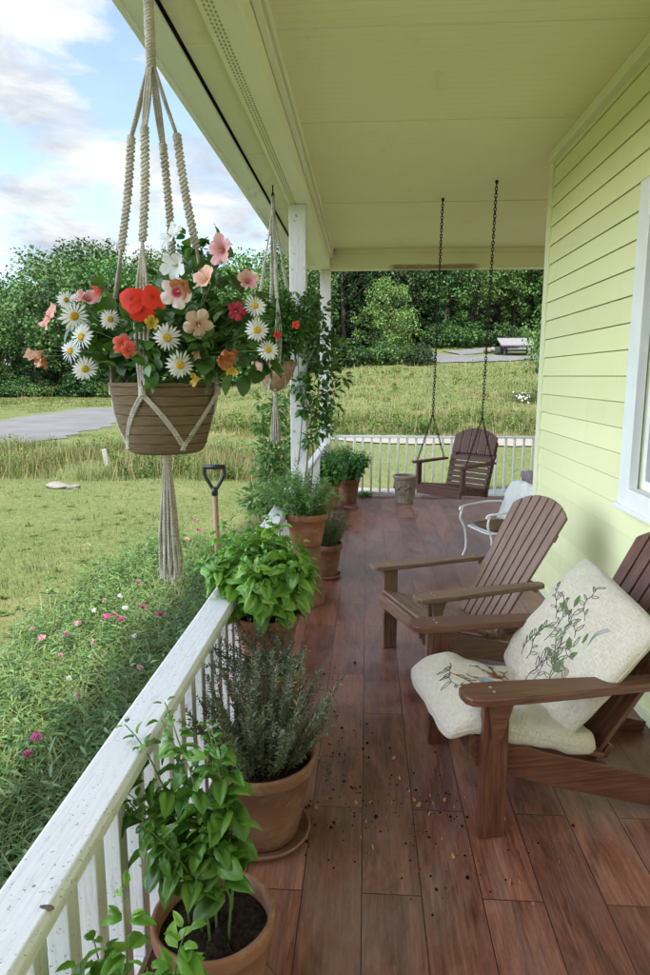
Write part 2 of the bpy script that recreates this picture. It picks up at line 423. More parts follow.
    M['tree'] = tree_leaf('tree_foliage', [(.028,.064,.016),(.045,.095,.024),(.07,.13,.035)])
    M['treelight'] = tree_leaf('light_tree_foliage', [(.055,.125,.028),(.085,.175,.04),(.12,.22,.055)])
    M['conifer'] = tree_leaf('conifer_foliage', [(.018,.046,.021),(.028,.068,.028),(.045,.095,.038)])
    M['bark'] = m_plain('bark', (.075,.062,.048), .9, .2, .35, 6, .5)
    # ground
    k = NT('grass_ground'); v = k.coord('Object'); f = k.noise(v, .55, 8, .7, .4); f2 = k.noise(v, .09, 5, .6); f3 = k.noise(v, 9, 5, .7)
    c = k.ramp(f, [(.3,(.03,.055,.014)),(.5,(.065,.085,.025)),(.68,(.15,.125,.065))])
    c = k.mix(k.ramp(f2, [(.35,0),(.65,.6)]), c, (.10,.125,.04))
    c = k.mix(.45, c, k.ramp(f3, [(.3,(.05,.08,.024)),(.7,(.20,.215,.09))]))
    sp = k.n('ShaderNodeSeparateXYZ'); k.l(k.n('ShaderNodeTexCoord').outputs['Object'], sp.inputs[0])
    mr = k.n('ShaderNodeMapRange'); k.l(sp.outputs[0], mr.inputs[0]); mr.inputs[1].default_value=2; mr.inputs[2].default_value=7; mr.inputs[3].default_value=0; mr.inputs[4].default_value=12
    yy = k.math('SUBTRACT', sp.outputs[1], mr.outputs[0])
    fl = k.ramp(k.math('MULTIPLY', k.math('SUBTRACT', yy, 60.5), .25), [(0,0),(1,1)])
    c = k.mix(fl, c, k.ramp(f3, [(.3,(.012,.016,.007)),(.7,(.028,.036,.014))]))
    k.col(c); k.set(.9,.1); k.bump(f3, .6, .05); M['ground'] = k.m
    M['lawn'] = m_leaf('lawn_blade', [(.045,.085,.02),(.07,.11,.028),(.12,.135,.048)], .7, .1, .15, (.6,(.23,.185,.09),.46,.60), (1.6,.38,1.15))
    M['meadow'] = m_leaf('meadow_blade', [(.06,.105,.027),(.10,.145,.04),(.175,.185,.07)], .7, .12, .15, (.35,(.27,.23,.12),.48,.62), (.9,.45,1.1))
    M['weed'] = m_leaf('weed_leaf', [(.05,.10,.022),(.09,.15,.033),(.16,.20,.06)], .55, .25, .2, None, (.7,.6,1.15))
    M['straw'] = m_leaf('straw_blade', [(.20,.165,.09),(.27,.22,.13),(.16,.165,.075)], .7, .2, .1)
    M['asphalt'] = m_plain('grey_gravel', (.125,.125,.128), .95, .05, .14, .6, .05)
    M['gravel'] = m_plain('pale_gravel', (.21,.195,.165), .9, .1, .15, 3, .3)
    M['concrete'] = m_plain('pale_concrete', (.30,.285,.26), .85, .15, .12, 3, .2)
    # macrame
    k = NT('cotton_cord'); v = k.coord('Object'); f = k.noise(v, 25, 4); c = k.ramp(f, [(.3,(.36,.325,.27)),(.7,(.54,.50,.43))])
    k.col(c); k.set(.95,.1); k.bump(k.noise(v, 400, 3), .4, .001); M['cord'] = k.m
    k = NT('basket_slats'); v = k.coord('UV',(6,140,1)); f = k.noise(v, 2, 6, .65); b2 = k.noise(k.coord('UV',(10,9,1)), 1, 3)
    c = k.ramp(f, [(.3,(.06,.038,.022)),(.5,(.13,.088,.048)),(.7,(.22,.155,.09))]); c = k.mix(k.math('MULTIPLY', b2, .4), c, (.17,.12,.07))
    k.col(c); k.set(.75,.25); k.bump(f, .3, .002); M['basket'] = k.m
    M['wicker'] = m_plain('rusty_wicker', (.34,.21,.14), .75, .25, .3, 30, .4)
    # linen
    k = NT('linen'); v = k.coord('UV',(260,260,1)); a = k.noise(k.coord('UV',(20,420,1)), 1, 3, .6); b = k.noise(k.coord('UV',(420,20,1)), 1, 3, .6)
    s_ = k.math('ADD', a, b); c = k.ramp(k.math('MULTIPLY', s_, .5), [(.38,(.36,.30,.22)),(.5,(.53,.46,.36)),(.62,(.66,.59,.48))])
    k.col(c); k.set(.95,.1); k.b.inputs['Sheen Weight'].default_value = .2
    cr = k.noise(k.coord('UV',(1,1,1)), 7, 6, .6, 1.0)
    bp = k.bump(k.math('ADD', k.math('MULTIPLY', s_, .07), k.math('MULTIPLY', cr, 1.3)), .6, .012); M['linen'] = k.m
    for nm, c in (('th_brown',(.14,.075,.05)),('th_rust',(.34,.12,.07)),('th_green',(.15,.19,.085)),('th_dark',(.055,.05,.05)),('th_blue',(.26,.30,.33)),('th_tan',(.46,.36,.26))):
        M[nm] = m_plain(nm.replace('th_','thread_'), c, .9, .1, .2, 200, .3)
    M['screw'] = m_plain('steel_screw', (.45,.42,.38), .4, .5, .1, 50, .1, .7)
    M['iron'] = m_plain('black_iron', (.018,.017,.016), .5, .5, .3, 60, .2, .6)
    M['black'] = m_plain('black_plastic', (.012,.014,.018), .38, .5, .1, 30, .05)
    M['whitemetal'] = m_plain('white_enamel', (.78,.78,.76), .35, .5, .06, 20, .1)
    M['throw'] = m_plain('white_knit', (.74,.73,.70), .95, .1, .08, 60, .8)
    M['cush'] = m_plain('brown_canvas', (.15,.095,.055), .9, .1, .2, 60, .3)
    M['mauve'] = m_plain('mauve_cloth', (.24,.18,.21), .9, .1, .3, 30, .3)
    M['rock'] = m_plain('pale_stone', (.17,.16,.14), .9, .15, .2, 6, .5)
    M['roofgrey'] = m_plain('grey_shingle', (.17,.165,.17), .8, .2, .15, 5, .3)
    M['darkwood'] = m_plain('shelter_timber', (.06,.05,.045), .8, .2, .3, 5, .3)
    k = NT('window_glass'); k.col((.02,.025,.03)); k.set(.03,.9); M['glass'] = k.m
    M['dark'] = m_plain('room_dark', (.02,.02,.02), .9, .1, .1, 3)
    # petals
    M['p_white'] = m_petal('white_petal', [(0,(.72,.74,.55)),(.2,(.82,.82,.80)),(1,(.86,.86,.86))])
    M['p_eye'] = m_plain('daisy_eye', (.62,.36,.03), .8, .2, .35, 300, .8)
    M['p_red'] = m_petal('scarlet_petal', [(0,(.25,.01,.01)),(.25,(.62,.035,.018)),(1,(.75,.05,.025))])
    M['p_coral'] = m_petal('coral_petal', [(0,(.45,.05,.04)),(.4,(.68,.085,.055)),(1,(.78,.17,.12))])
    M['p_salmon'] = m_petal('salmon_petal', [(0,(.6,.2,.15)),(.5,(.72,.31,.25)),(1,(.80,.46,.38))])
    M['p_peach'] = m_petal('peach_petal', [(0,(.6,.25,.16)),(.5,(.76,.40,.29)),(1,(.82,.52,.42))])
    M['p_blush'] = m_petal('blush_petal', [(0,(.45,.015,.05)),(.25,(.55,.08,.14)),(.42,(.80,.60,.58)),(1,(.84,.74,.72))])
    M['p_mauve'] = m_petal('mauve_petal', [(0,(.35,.05,.09)),(.4,(.62,.26,.27)),(1,(.74,.44,.43))])
    M['p_tan'] = m_petal('tan_petal', [(0,(.10,.03,.02)),(.3,(.50,.30,.20)),(1,(.66,.46,.34))])
    M['p_crim'] = m_petal('crimson_petal', [(0,(.06,.003,.008)),(.4,(.26,.01,.025)),(1,(.38,.02,.04))])
    M['p_orange'] = m_petal('withered_orange_petal', [(0,(.40,.16,.05)),(.5,(.55,.22,.08)),(1,(.42,.17,.07))])
    M['p_yellow'] = m_petal('yellow_petal', [(0,(.62,.42,.06)),(1,(.72,.50,.10))])
    M['p_pink'] = m_petal('pink_petal', [(0,(.45,.06,.2)),(.5,(.62,.15,.33)),(1,(.70,.28,.42))])
    M['p_palepink'] = m_petal('pale_pink_petal', [(0,(.55,.25,.3)),(1,(.74,.5,.52))])
    M['p_debris'] = m_petal('dry_petal', [(0,(.5,.2,.08)),(.5,(.62,.32,.15)),(1,(.7,.45,.28))])
mats()

# ------------------------------------------------------------------ terrain
GZ = -.45
def sst(a, b, x):
    t = np.clip((x-a)/(b-a), 0, 1); return t*t*(3-2*t)
def ter(x, y):
    x = np.asarray(x, dtype=float); y = np.asarray(y, dtype=float)
    yy = np.maximum(y, 1.0); az = x/np.maximum(yy, 8)
    A = .25 + 3.25*sst(-.34, .02, az)
    t = np.clip((y-24)/38, 0, 1)
    z = GZ + A*(t*t*(1.6-.6*t)) + sst(58, 130, y)*(4+12*sst(-.3,.1,az))
    # roughness
    r = .5*np.sin(x*.21+1.3)*np.cos(y*.17)+.5*np.sin(x*.07-y*.11)
    z = z + r*.35*sst(24, 45, y)*sst(-.3,.0,az)*.7
    z = z + (np.sin(x*1.9+.7*y)*.01+np.sin(x*.8-1.3*y+2)*.015)*sst(1.5,4,np.abs(y)+np.abs(x))
    return z
def terz(x, y): return float(ter(x, y))
def onground(px, py):
    r = ray(px, py); lo = 3.0
    t = lo
    while t < 200:
        p = Vector((0,0,H))+r*t
        if p.z < terz(p.x, p.y): break
        t += .05 if t < 40 else .2
    return Vector((p.x, p.y, terz(p.x,p.y)))
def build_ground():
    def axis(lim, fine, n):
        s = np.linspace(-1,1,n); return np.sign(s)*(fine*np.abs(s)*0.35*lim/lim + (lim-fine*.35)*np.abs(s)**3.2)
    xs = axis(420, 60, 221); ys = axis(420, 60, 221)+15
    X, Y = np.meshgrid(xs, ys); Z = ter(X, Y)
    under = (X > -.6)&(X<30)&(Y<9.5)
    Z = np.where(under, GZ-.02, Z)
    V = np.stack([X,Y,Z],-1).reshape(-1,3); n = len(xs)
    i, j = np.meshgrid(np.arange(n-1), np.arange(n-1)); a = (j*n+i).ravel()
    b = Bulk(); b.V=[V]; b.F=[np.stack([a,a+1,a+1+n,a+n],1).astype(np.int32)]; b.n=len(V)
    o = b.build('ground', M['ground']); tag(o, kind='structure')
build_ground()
def ribbon(name, pts, widths, mat, dz=.035):
    P = [Vector((p[0],p[1],0)) for p in pts]; mb = MB()
    # resample with Catmull-Rom
    Q = []; Wd = []
    for i in range(len(P)-1):
        p0,p1,p2,p3 = P[max(i-1,0)],P[i],P[i+1],P[min(i+2,len(P)-1)]
        for k in range(12):
            t = k/12
            Q.append(.5*((2*p1)+(-p0+p2)*t+(2*p0-5*p1+4*p2-p3)*t*t+(-p0+3*p1-3*p2+p3)*t**3)); Wd.append(widths[i]*(1-t)+widths[i+1]*t)
    Q.append(P[-1]); Wd.append(widths[-1]); vs = []; m = 9
    for i,q in enumerate(Q):
        d = (Q[min(i+1,len(Q)-1)]-Q[max(i-1,0)]).normalized(); nrm = Vector((-d.y,d.x,0))
        jit = 1+.06*math.sin(i*1.7)+.05*math.sin(i*.6+1)
        for k in range(m):
            p = q+nrm*Wd[i]*(k/(m-1)-.5)*jit; edge = -.03 if k in (0,m-1) else 0
            vs.append((p.x,p.y,terz(p.x,p.y)+dz+edge))
    fs = [(i*m+k,i*m+k+1,(i+1)*m+k+1,(i+1)*m+k) for i in range(len(Q)-1) for k in range(m-1)]
    mb.add(vs, fs); o = mb.build(name, mat, smooth=True); tag(o, kind='structure'); return Q
# grey road on the left: in from the left edge and away behind the rise
g1 = [onground(*p) for p in ((-160,452),(-40,438),(40,425),(95,414),(125,409))]
ribbon('road', [(p.x,p.y) for p in g1], [7,7.5,6.5,5.5,5.5], M['asphalt'], .05)
g2 = [(-1.6,23.2),(-.4,22.9),(1,22.7),(2.5,22.6),(8,22.6),(20,23),(45,24)]
ribbon('gravel_path', g2, [.3,1.3,2.0,2.6,3.0,3.0,3.0], M['gravel'], .07)
ribbon('concrete_walk', [(-1.6,12.6),(.5,12.4),(3,12.0),(8,11.6),(20,11.5)], [.5,1.2,2.0,2.4,2.4], M['concrete'], .03)
g3 = [onground(*p) for p in ((405,363),(440,359),(470,360),(535,358.5),(600,358))]
ribbon('driveway', [(4.5,68.),(8.5,64.),(13.,63.5),(20,64.),(34,66)], [3,7.5,6,3.2,3.2], M['asphalt'], .12)
ribbon('driveway_branch', [(8.5,69.),(13,71.5),(18,72.5),(26,73)], [3,3.2,2.6,2.6], M['asphalt'], .10)

# ------------------------------------------------------------------ grass
BL1 = (np.array([(-.5,0,0),(.5,0,0),(.0,.35,1)],dtype=np.float32), np.array([(0,1,2)],dtype=np.int32))
BL2 = (np.array([(-.5,0,0),(.5,0,0),(.3,.12,.6),(-.3,.12,.6),(0,.45,1)],dtype=np.float32), None)
def blades(n, px, py, w, hgt, tmpl=BL1):
    a = rng.uniform(0, 2*PI, n); c, s = np.cos(a), np.sin(a); Z = np.zeros(n); O = np.ones(n)
    Rm = np.stack([np.stack([c,s,Z],1), np.stack([-s,c,Z],1), np.stack([Z,Z,O],1)], 2)
    pos = np.stack([px,py,ter(px,py)-.005],1)
    return tmpl, pos, Rm, np.stack([w, hgt*rng.uniform(.3,1.6,n), hgt],1)
def sample_view(n, y0, y1, azlo, azhi, power=1.0):
    """points spread by screen area: denser near the porch"""
    u = rng.uniform(0,1,n); y = (y0**-power + u*(y1**-power-y0**-power))**(-1/power)
    az = rng.uniform(azlo, azhi, n); return az*y, y
def road_mask(x, y):
    m = np.zeros(len(x), bool)
    for P_, w in (([(p.x,p.y) for p in g1],3.6),(g2,1.0)):
        for a, c in zip(P_[:-1], P_[1:]):
            ax, ay, bx, by = a[0], a[1], c[0], c[1]; L2 = (bx-ax)**2+(by-ay)**2
            t = np.clip(((x-ax)*(bx-ax)+(y-ay)*(by-ay))/L2, 0, 1); m |= np.hypot(x-ax-t*(bx-ax), y-ay-t*(by-ay)) < w
    return m
def before_road(x, y):
    """the short-grass verge that leaves the road in view on the left"""
    return (x < -5) & (y > 19.5) & (y < 44)
# lawn
b = Bulk(); n = 330000; x, y = sample_view(n, 1.2, 23, -1.05, .75, .7)
keep = ~(((x > -.85)&(y < 9.9))) & ~road_mask(x,y) & ~((y>11.3)&(y<13.2)&(x>-1.2+.0*y))
x, y = x[keep], y[keep]; s = .6+y/14.
tall = (.5+.5*np.sin(x*1.7+np.sin(y*1.1)*2)*np.sin(y*1.3+x*.4))*(.4+1.3*(np.sin(x*5.1+2*np.sin(y*3.7))*np.sin(y*4.3+x)>.35))
b.add(*blades(len(x), x, y, .0055*s*rng.uniform(.6,1.4,len(x)), (.028+.03*tall)*s**.5*rng.uniform(.5,1.5,len(x))))
tag(b.build('lawn_grass', M['lawn'], smooth=False), 'short yellow-green mown lawn with dry patches beside the porch', 'grass', kind='stuff')
b = Bulk(); n = 420; x, y = sample_view(n, 2.5, 13.5, -1.0, -.25, .7); keep = x < -1.2-.15*y; x, y = x[keep], y[keep]; idx = np.repeat(np.arange(len(x)), 12); n = len(idx)
a = rng.uniform(0,2*PI,n); b.add(leaf_t(.3,.2,.9,2), np.stack([x[idx],y[idx],ter(x[idx],y[idx])+.01],1)+rng.normal(0,.02,(n,3))*[1,1,.3], frames(np.stack([np.cos(a),np.sin(a),rng.uniform(.3,1.2,n)],1)), rng.uniform(.04,.11,n))
tag(b.build('lawn_weeds', M['weed']), 'small leafy weeds dotted through the lawn', 'weeds', kind='stuff')
# meadow: hillside and the tall strips
b = Bulk(); n = 230000; x, y = sample_view(n, 23, 75, -.95, .75, .9)
keep = ~road_mask(x,y) & ~((np.abs(y-66)<5.5)&(x>5)&(x<34)) & ~(y-12*np.clip((x-2)/5,0,1) > 63); x, y = x[keep], y[keep]
clump = .55+.75*(np.sin(x*.55+np.sin(y*.31)*2)*np.sin(y*.42+x*.13)>.25)*rng.uniform(.3,1,len(x)); clump *= np.where(before_road(x,y), .35, 1)
b.add(*blades(len(x), x, y, .0012*y*rng.uniform(.5,1.5,len(x)), (.03+.0022*y)*clump*rng.uniform(.4,1.6,len(x))))
tag(b.build('meadow_grass', M['meadow'], smooth=False), 'long pale green hillside meadow grass rising to the woods', 'grass', kind='stuff')
b = Bulk(); 
def strip(n, y0, y1, azlo, azhi):
    y = rng.uniform(y0, y1, n); az = rng.uniform(azlo, azhi, n); x = az*y
    cl = np.sin(x*.9+y*.7)+np.sin(x*2.1-y*.4)*.6+rng.normal(0,.5,n); k = (cl > -.6)&~road_mask(x,y); return x[k], y[k]
for (nn,y0,y1,a0,a1) in ((42000,13.6,20.5,-.95,-.13),(9000,14.5,20,-.13,-.02),(42000,24.8,33,-.28,.6)):
    x, y = strip(nn,y0,y1,a0,a1)
    b.add(*blades(len(x), x, y, .0011*y*rng.uniform(.4,1.3,len(x)), rng.uniform(.12,.42,len(x))*(.55+.6*np.abs(np.sin(x*.8+y*.5)+.5*np.sin(x*2.3)))*np.where(y<19,1,.6)))
tag(b.build('tall_grass', M['meadow'], smooth=False), 'tall unmown grass strip between lawn and road', 'grass', kind='stuff')
b = Bulk(); LW = leaf_t(.35,.2,.8,2)
for (nn,y0,y1,a0,a1) in ((26000,14,20.5,-.95,-.04),(30000,24.8,31,-.3,.6),(9000,32,60,-.2,.6)):
    x, y = strip(nn,y0,y1,a0,a1); k = (np.sin(x*1.3+2)*np.sin(y*1.1+x*.5) + rng.normal(0,.35,len(x))) > .2; x, y = x[k], y[k]
    n = len(x); d = rng.normal(0,1,(n,3)); d[:,2] = np.abs(d[:,2])*.9
    b.add(LW, np.stack([x,y,ter(x,y)+rng.uniform(.02,.45,n)],1), frames(d), rng.uniform(.06,.14,n)*(y/20)**.6)
tag(b.build('meadow_weeds', M['weed']), 'leafy green weeds mixed through the tall meadow grass', 'weeds', kind='stuff')
b = Bulk()
for (nn,y0,y1,a0,a1) in ((5000,13.4,19,-.95,-.03),(4200,25,33,-.3,.6),(2500,34,60,-.3,.6)):
    x, y = strip(nn,y0,y1,a0,a1); n = len(x)
    b.add(*blades(n, x, y, .0011*y*rng.uniform(.5,1.2,n), rng.uniform(.35,.75,n)))
tag(b.build('dry_grass', M['straw'], smooth=False), 'dry straw-coloured seed stalks standing in the tall grass', 'grass', kind='stuff')
b = Bulk(); cs=[]; rs=[]
for (nn,y0,y1,a0,a1) in ((420,14.0,19.8,-.95,-.05),(420,25.5,32,-.28,.6),(90,32,56,-.05,.6)):
    x, y = strip(nn,y0,y1,a0,a1)
    for xx,yy in zip(x,y): q=random.uniform(.08,.26)*(1 if yy<24 else 1.25); cs.append((xx,yy,terz(xx,yy)+q*.6)); rs.append(q)
idx=np.repeat(np.arange(len(cs)),70); n=len(idx); d=rng.normal(0,1,(n,3)); d/=np.linalg.norm(d,axis=1,keepdims=True); d[:,2]=np.abs(d[:,2])
b.add(leaf_t(.45,.2,.7,2), np.array(cs)[idx]+d*np.array(rs)[idx][:,None]*rng.uniform(.4,1.1,n)[:,None], frames(d+rng.normal(0,.6,(n,3))), rng.uniform(.06,.13,n)*np.where(np.array(cs)[idx][:,1]>24,1.3,1))
tag(b.build('meadow_bushes', M['weed']), 'low bushy green clumps in the tall meadow strips', 'weeds', kind='stuff')
# white umbel patch seen past the swing
b = Bulk(); n = 22; q = [onground(524+random.gauss(0,6), 403+random.gauss(0,3.5)) for _ in range(n)]
d = rng.normal(0,.4,(n,3)); d[:,0] += 1; b.add(leaf_t(1,.1,.1,2), np.array([(p.x,p.y,p.z+.4) for p in q]), frames(d, np.tile([0,-.7,.7],(n,1))), np.full(n,.10))
tag(b.build('white_wildflowers', M['white']), 'patch of white blossoms in the tall grass on the slope', 'wildflowers', kind='stuff')

# ------------------------------------------------------------------ trees
def crown_bulk(b, centers, radii, per, size, flat=.75, tm=None):
    tm = tm or leaf_t(.75,.25,.6,2)
    N = len(centers); idx = np.repeat(np.arange(N), per)
    n = len(idx); d = rng.normal(0,1,(n,3)); d /= np.linalg.norm(d,axis=1,keepdims=True)
    rr = rng.uniform(.45,1.05,n)[:,None]
    off = d*rr*np.asarray(radii)[idx][:,None]; off[:,2] *= flat
    dirs = d + rng.normal(0,.7,(n,3)); dirs[:,2] -= .25
    b.add(tm, np.asarray(centers)[idx]+off, roll(frames(dirs), rng.uniform(-.8,.8,n)), rng.uniform(.6,1.35,n)*size)
def make_tree(name, label, cat, hgt, wid, seed, mat, kind='round', size=.34, group=None, per=48, base=.22):
    st = random.getstate(); random.seed(seed)
    t = thing(name, label, cat, group=group)
    tr = MB(); r0 = hgt*.018+.05
    lean = (random.uniform(-.03,.03)*hgt, random.uniform(-.03,.03)*hgt)
    path = [(lean[0]*k/6+random.uniform(-.08,.08), lean[1]*k/6+random.uniform(-.08,.08), -.3+hgt*.9*k/6) for k in range(7)]
    tr.tube(path, [r0*(1-.14*k) for k in range(7)], 7)
    cs = []; rs = []
    if kind == 'round':
        nl = 16
        for i in range(nl):
            z0 = hgt*(base+.10+.5*i/nl); a = i*2.4+random.uniform(-.4,.4)
            zf = (z0/hgt-base)/(1-base); rad = wid*.5*math.sin(PI*min(.95,max(.15,zf*.85+.2)))**.6*random.uniform(.7,1.1)
            p1 = Vector((math.cos(a)*rad*.55, math.sin(a)*rad*.55, z0+hgt*.07)); p2 = Vector((math.cos(a)*rad*.95, math.sin(a)*rad*.95, z0+hgt*random.uniform(.08,.17)))
            tr.tube([(lean[0]*z0/hgt,lean[1]*z0/hgt,z0-hgt*.03), p1, p2], [r0*.38,r0*.22,r0*.06], 5)
            for f in (.55,.8,1.0):
                c = p1.lerp(p2, f) if f>.55 else p1
                cs.append(c+Vector((random.uniform(-.5,.5),random.uniform(-.5,.5),random.uniform(-.2,.6)))*hgt*.05); rs.append(wid*random.uniform(.10,.17))
        while len(cs) < 105:
            a = random.uniform(0,2*PI); u = random.uniform(-1,1); rr = random.uniform(.62,1.0)
            lump = 1+.18*math.sin(3*a+seed)+.13*math.sin(5*a+u*4+seed)
            z = hgt*(base+(1-base)*(.5+.5*u)); rad = wid*.5*math.sqrt(max(0,1-u*u))**.75*rr*lump*(1-.12*(u>0)*u)
            cs.append(Vector((math.cos(a)*rad, math.sin(a)*rad, z*random.uniform(.93,1.02)))); rs.append(wid*random.uniform(.06,.13))
        b = Bulk(); crown_bulk(b, [tuple(c) for c in cs], rs, per, size)
    elif kind == 'layer':    # pyramidal, tiers of drooping boughs
        b = Bulk(); nt = 22
        for i in range(nt):
            f = i/(nt-1); z = hgt*(base+(1-base)*f*.97); rad = wid*.5*(1-f)**.8+.12
            nb = max(3,int(9*(1-f*.6)))
            for j in range(nb):
                a = j*2*PI/nb+i*1.3+random.uniform(-.2,.2); rr = rad*random.uniform(.75,1.15)
                tip = Vector((math.cos(a)*rr, math.sin(a)*rr, z-rr*.10+rr*.15*f))
                tr.tube([(0,0,z), tip], [r0*.18,.01], 4)
                for q in (.35,.62,.88,1.0):
                    cs.append(Vector((tip.x*q, tip.y*q, z+(tip.z-z)*q))); rs.append(.12+rr*.20*(1.15-q*.5))
        crown_bulk(b, [tuple(c) for c in cs], rs, max(6,per//4), size*.8, .55)
    elif kind == 'pine':     # bare lower trunk, ragged top
        while len(cs) < 60:
            f = random.random(); z = hgt*(.42+.58*f); rad = wid*.5*(1-f*.75)*random.uniform(.2,1)
            a = random.uniform(0,2*PI); c = Vector((math.cos(a)*rad, math.sin(a)*rad, z)); cs.append(c); rs.append(wid*random.uniform(.08,.15))
            if random.random()<.5: tr.tube([(0,0,z-.5), c], [r0*.2,.02], 4)
        b = Bulk(); crown_bulk(b, [tuple(c) for c in cs], rs, per, size*.85, .5)
    tr.build('trunk', M['bark'], t, smooth=True)
    b.build('crown', M[mat], t, smooth=False)
    random.setstate(st); return t
GT = 'trees of the wood behind the meadow'
P_ = {
 'oak': make_tree('oak_tree','broad dark green leafy tree in the wood edge behind the meadow','tree',14,10,1,'tree','round',.36,GT),
 'oak2': make_tree('maple_tree','tall rounded mid green leafy tree in the wood behind the meadow','tree',16,9,5,'tree','round',.36,GT),
 'ash': make_tree('ash_tree','lighter green feathery leafy tree in the wood edge behind the meadow','tree',13,8,9,'treelight','round',.32,GT),
 'fir': make_tree('fir_tree','dark pointed conifer among the leafy trees behind the meadow','tree',16,6.5,3,'conifer','layer',.34,GT, 60, .06),
 'pine': make_tree('pine_tree','dark ragged pine with bare lower trunk in the wood','tree',17,7,4,'conifer','pine',.32,GT, 60),
}
used = set()
def plant(k, x, y, s, sz=1.0, label=None, group=GT):
    o = P_[k] if k not in used else copy_tree(P_[k]); used.add(k)
    o.location = (x, y, terz(x,y)-.1); o.rotation_euler = (0,0,random.uniform(0,6.28)); o.scale = (s,s,s*sz)
    if label:
        o['label'] = label
        if 'group' in o and group is None: del o['group']
    return o
# the wood: rows front to back; each height set by the skyline over the meadow
def skyline(px):
    pts = [(-120,256),(0,288),(20,278),(45,262),(70,244),(90,240),(110,252),(140,250),(200,252),(255,258),(262,252),(300,246),(330,244),(360,238),(560,236),(700,230)]
    return float(np.interp(px, [p[0] for p in pts], [p[1] for p in pts]))
def pxof(x, y):
    c, s = math.cos(PS), math.sin(PS); a = x*c+y*s; b_ = -x*s+y*c
    return CX+F*a/(b_*math.cos(TH))
baseh = {'oak':14,'oak2':16,'ash':13,'fir':16,'pine':17}
rows = [(101,6.0,['oak2','oak','fir']),(94,6.0,['oak','oak2','pine']),(63,4.6,['oak','ash','oak','oak2','fir','ash']), (69,4.6,['oak2','fir','oak','oak2','ash']), (77,5.0,['oak2','pine','fir','oak','oak2']), (88,6.0,['oak2','fir','oak'])]
for ri,(Y0,sp,ks) in enumerate(rows):
    x = -66+ri*2.0
    while x < 46:
        Y = Y0+random.uniform(-1.6,1.6); px = pxof(x,Y)
        right = x > 4
        if right: Y += 12 if ri == 2 else 9
        k = random.choice(ks); zb = terz(x,Y)
        top = at(px, skyline(px)+(10 if ri==2 else 0)+random.uniform(-9,16), Y).z
        s = max(.5,(top-zb))/baseh[k]
        if not (right and ri == 2 and 12 < x < 23) and not (abs(x-1.9) < 5 and Y < 73): plant(k, x, Y, min(s,1.7), 1.0)
        x += sp*random.uniform(.75,1.3)*(1.0 if not right else 1.1)
# noticeable single trees
def solo(k, px, pyb, pyt, Y, label, mul=1.0):
    g = at(px, pyb, Y); zb = terz(g.x, Y); top = at(px, pyt, Y).z
    s = (top-zb)/baseh[k]; o = plant(k, g.x, Y, s*mul, 1/mul, label, None); return o
for (x_,Y_,k_,s_) in ((-3.5,79,'oak2',1.1),(-.5,84,'oak2',1.15),(2,80,'oak',1.2),(-6,83,'oak',1.2),(4.5,85,'oak2',1.2),(.8,76,'fir',.95),(-2.5,73,'oak',1.0),(6,78,'oak2',1.0),(16,84,'oak2',1.0),(20,86,'fir',1.1),(13,90,'oak',1.2),(24,84,'oak',1.1),(18,79,'ash',.8),(9.5,82,'pine',1.0),(28,82,'oak2',1.0),(22,92,'oak2',1.3)): plant(k_, x_, Y_, s_)
# low shrubs along the wood edge
shr = make_tree('edge_shrub','low rounded green bush at the foot of the wood','bush',2.6,3.6,21,'tree','round',.22,'bushes along the foot of the wood',26,.02)
x = -62; first = True
while x < 36:
    Y = 60.5+random.uniform(-.8,.8)+(13 if x>5 else 0)
    o = shr if first else copy_tree(shr); first = False
    o.location = (x,Y,terz(x,Y)-.2); s = random.uniform(.6,1.3); o.scale = (s*1.2,s,s); o.rotation_euler = (0,0,random.uniform(0,6))
    x += random.uniform(2.2,3.6)
P_['light1'] = make_tree('linden_tree','large bright green pointed tree standing forward of the dark wood','tree',12,9.5,31,'treelight','round',.30,None,75,.0); baseh['light1']=12
g = at(388,362,64); P_['light1'].location=(g.x,64,terz(g.x,64)-.1); s=(at(386,277,64).z-terz(g.x,64))/12; P_['light1'].scale=(s*.95,s*.95,s); used.add('light1')
P_['bright'] = make_tree('willow_tree','bright yellow-green leafy tree nearest the house corner beyond the far railing','tree',6.5,6.0,41,'treelight','round',.17,None,90,.03)
g = at(560,400,38); P_['bright'].location=(g.x+.6,38,terz(g.x,38)-.1)
s = (at(545,268,38).z-terz(g.x,38))/6.5; P_['bright'].scale=(s*.72,s*.72,s)
# --- small structures on the hill
t = thing('garden_shelter','small low open shelter with grey roof beside the hilltop driveway','shelter', (0,0,0))
g = onground(514,358); Y0 = 68.0; g = at(516,352,Y0); zb = terz(g.x,Y0)
t.location = (g.x,Y0,zb)
mb = MB(); mb.box((0,0,1.25),(3.4,2.6,.12), Matrix.Rotation(R(18),3,'X')); mb.build('roof', M['roofgrey'], t)
for sx in (-1.3,1.3):
    for sy in (-.9,.9): MB().box((sx,sy,.5+.15*sy),(.14,.14,1.1+.5*sy)).build('post', M['darkwood'], t)
MB().box((0,.1,.45),(2.2,.8,.12)).build('table_top', M['darkwood'], t)
def rock(name, label, cat, loc, r, seed, group=None, sz=.6):
    st = random.getstate(); random.seed(seed); mb = MB(); ph = [random.uniform(0,6) for _ in range(6)]
    def fn(u,v):
        a, e = u*2*PI, (v-.5)*PI
        rr = r*(1+.18*math.sin(2*a+ph[0])*math.cos(e)+.12*math.sin(3*a+ph[1]+e*2)*math.cos(e)+.08*math.sin(5*e+ph[2]))
        return Vector((rr*math.cos(a)*math.cos(e), rr*.7*math.sin(a)*math.cos(e), rr*sz*math.sin(e)))
    mb.grid(fn, 17, 10); o = mb.build(name, M['rock'], smooth=False); o.location = loc; o.rotation_euler=(0,0,random.uniform(0,3))
    random.setstate(st); return tag(o, label, cat, group)
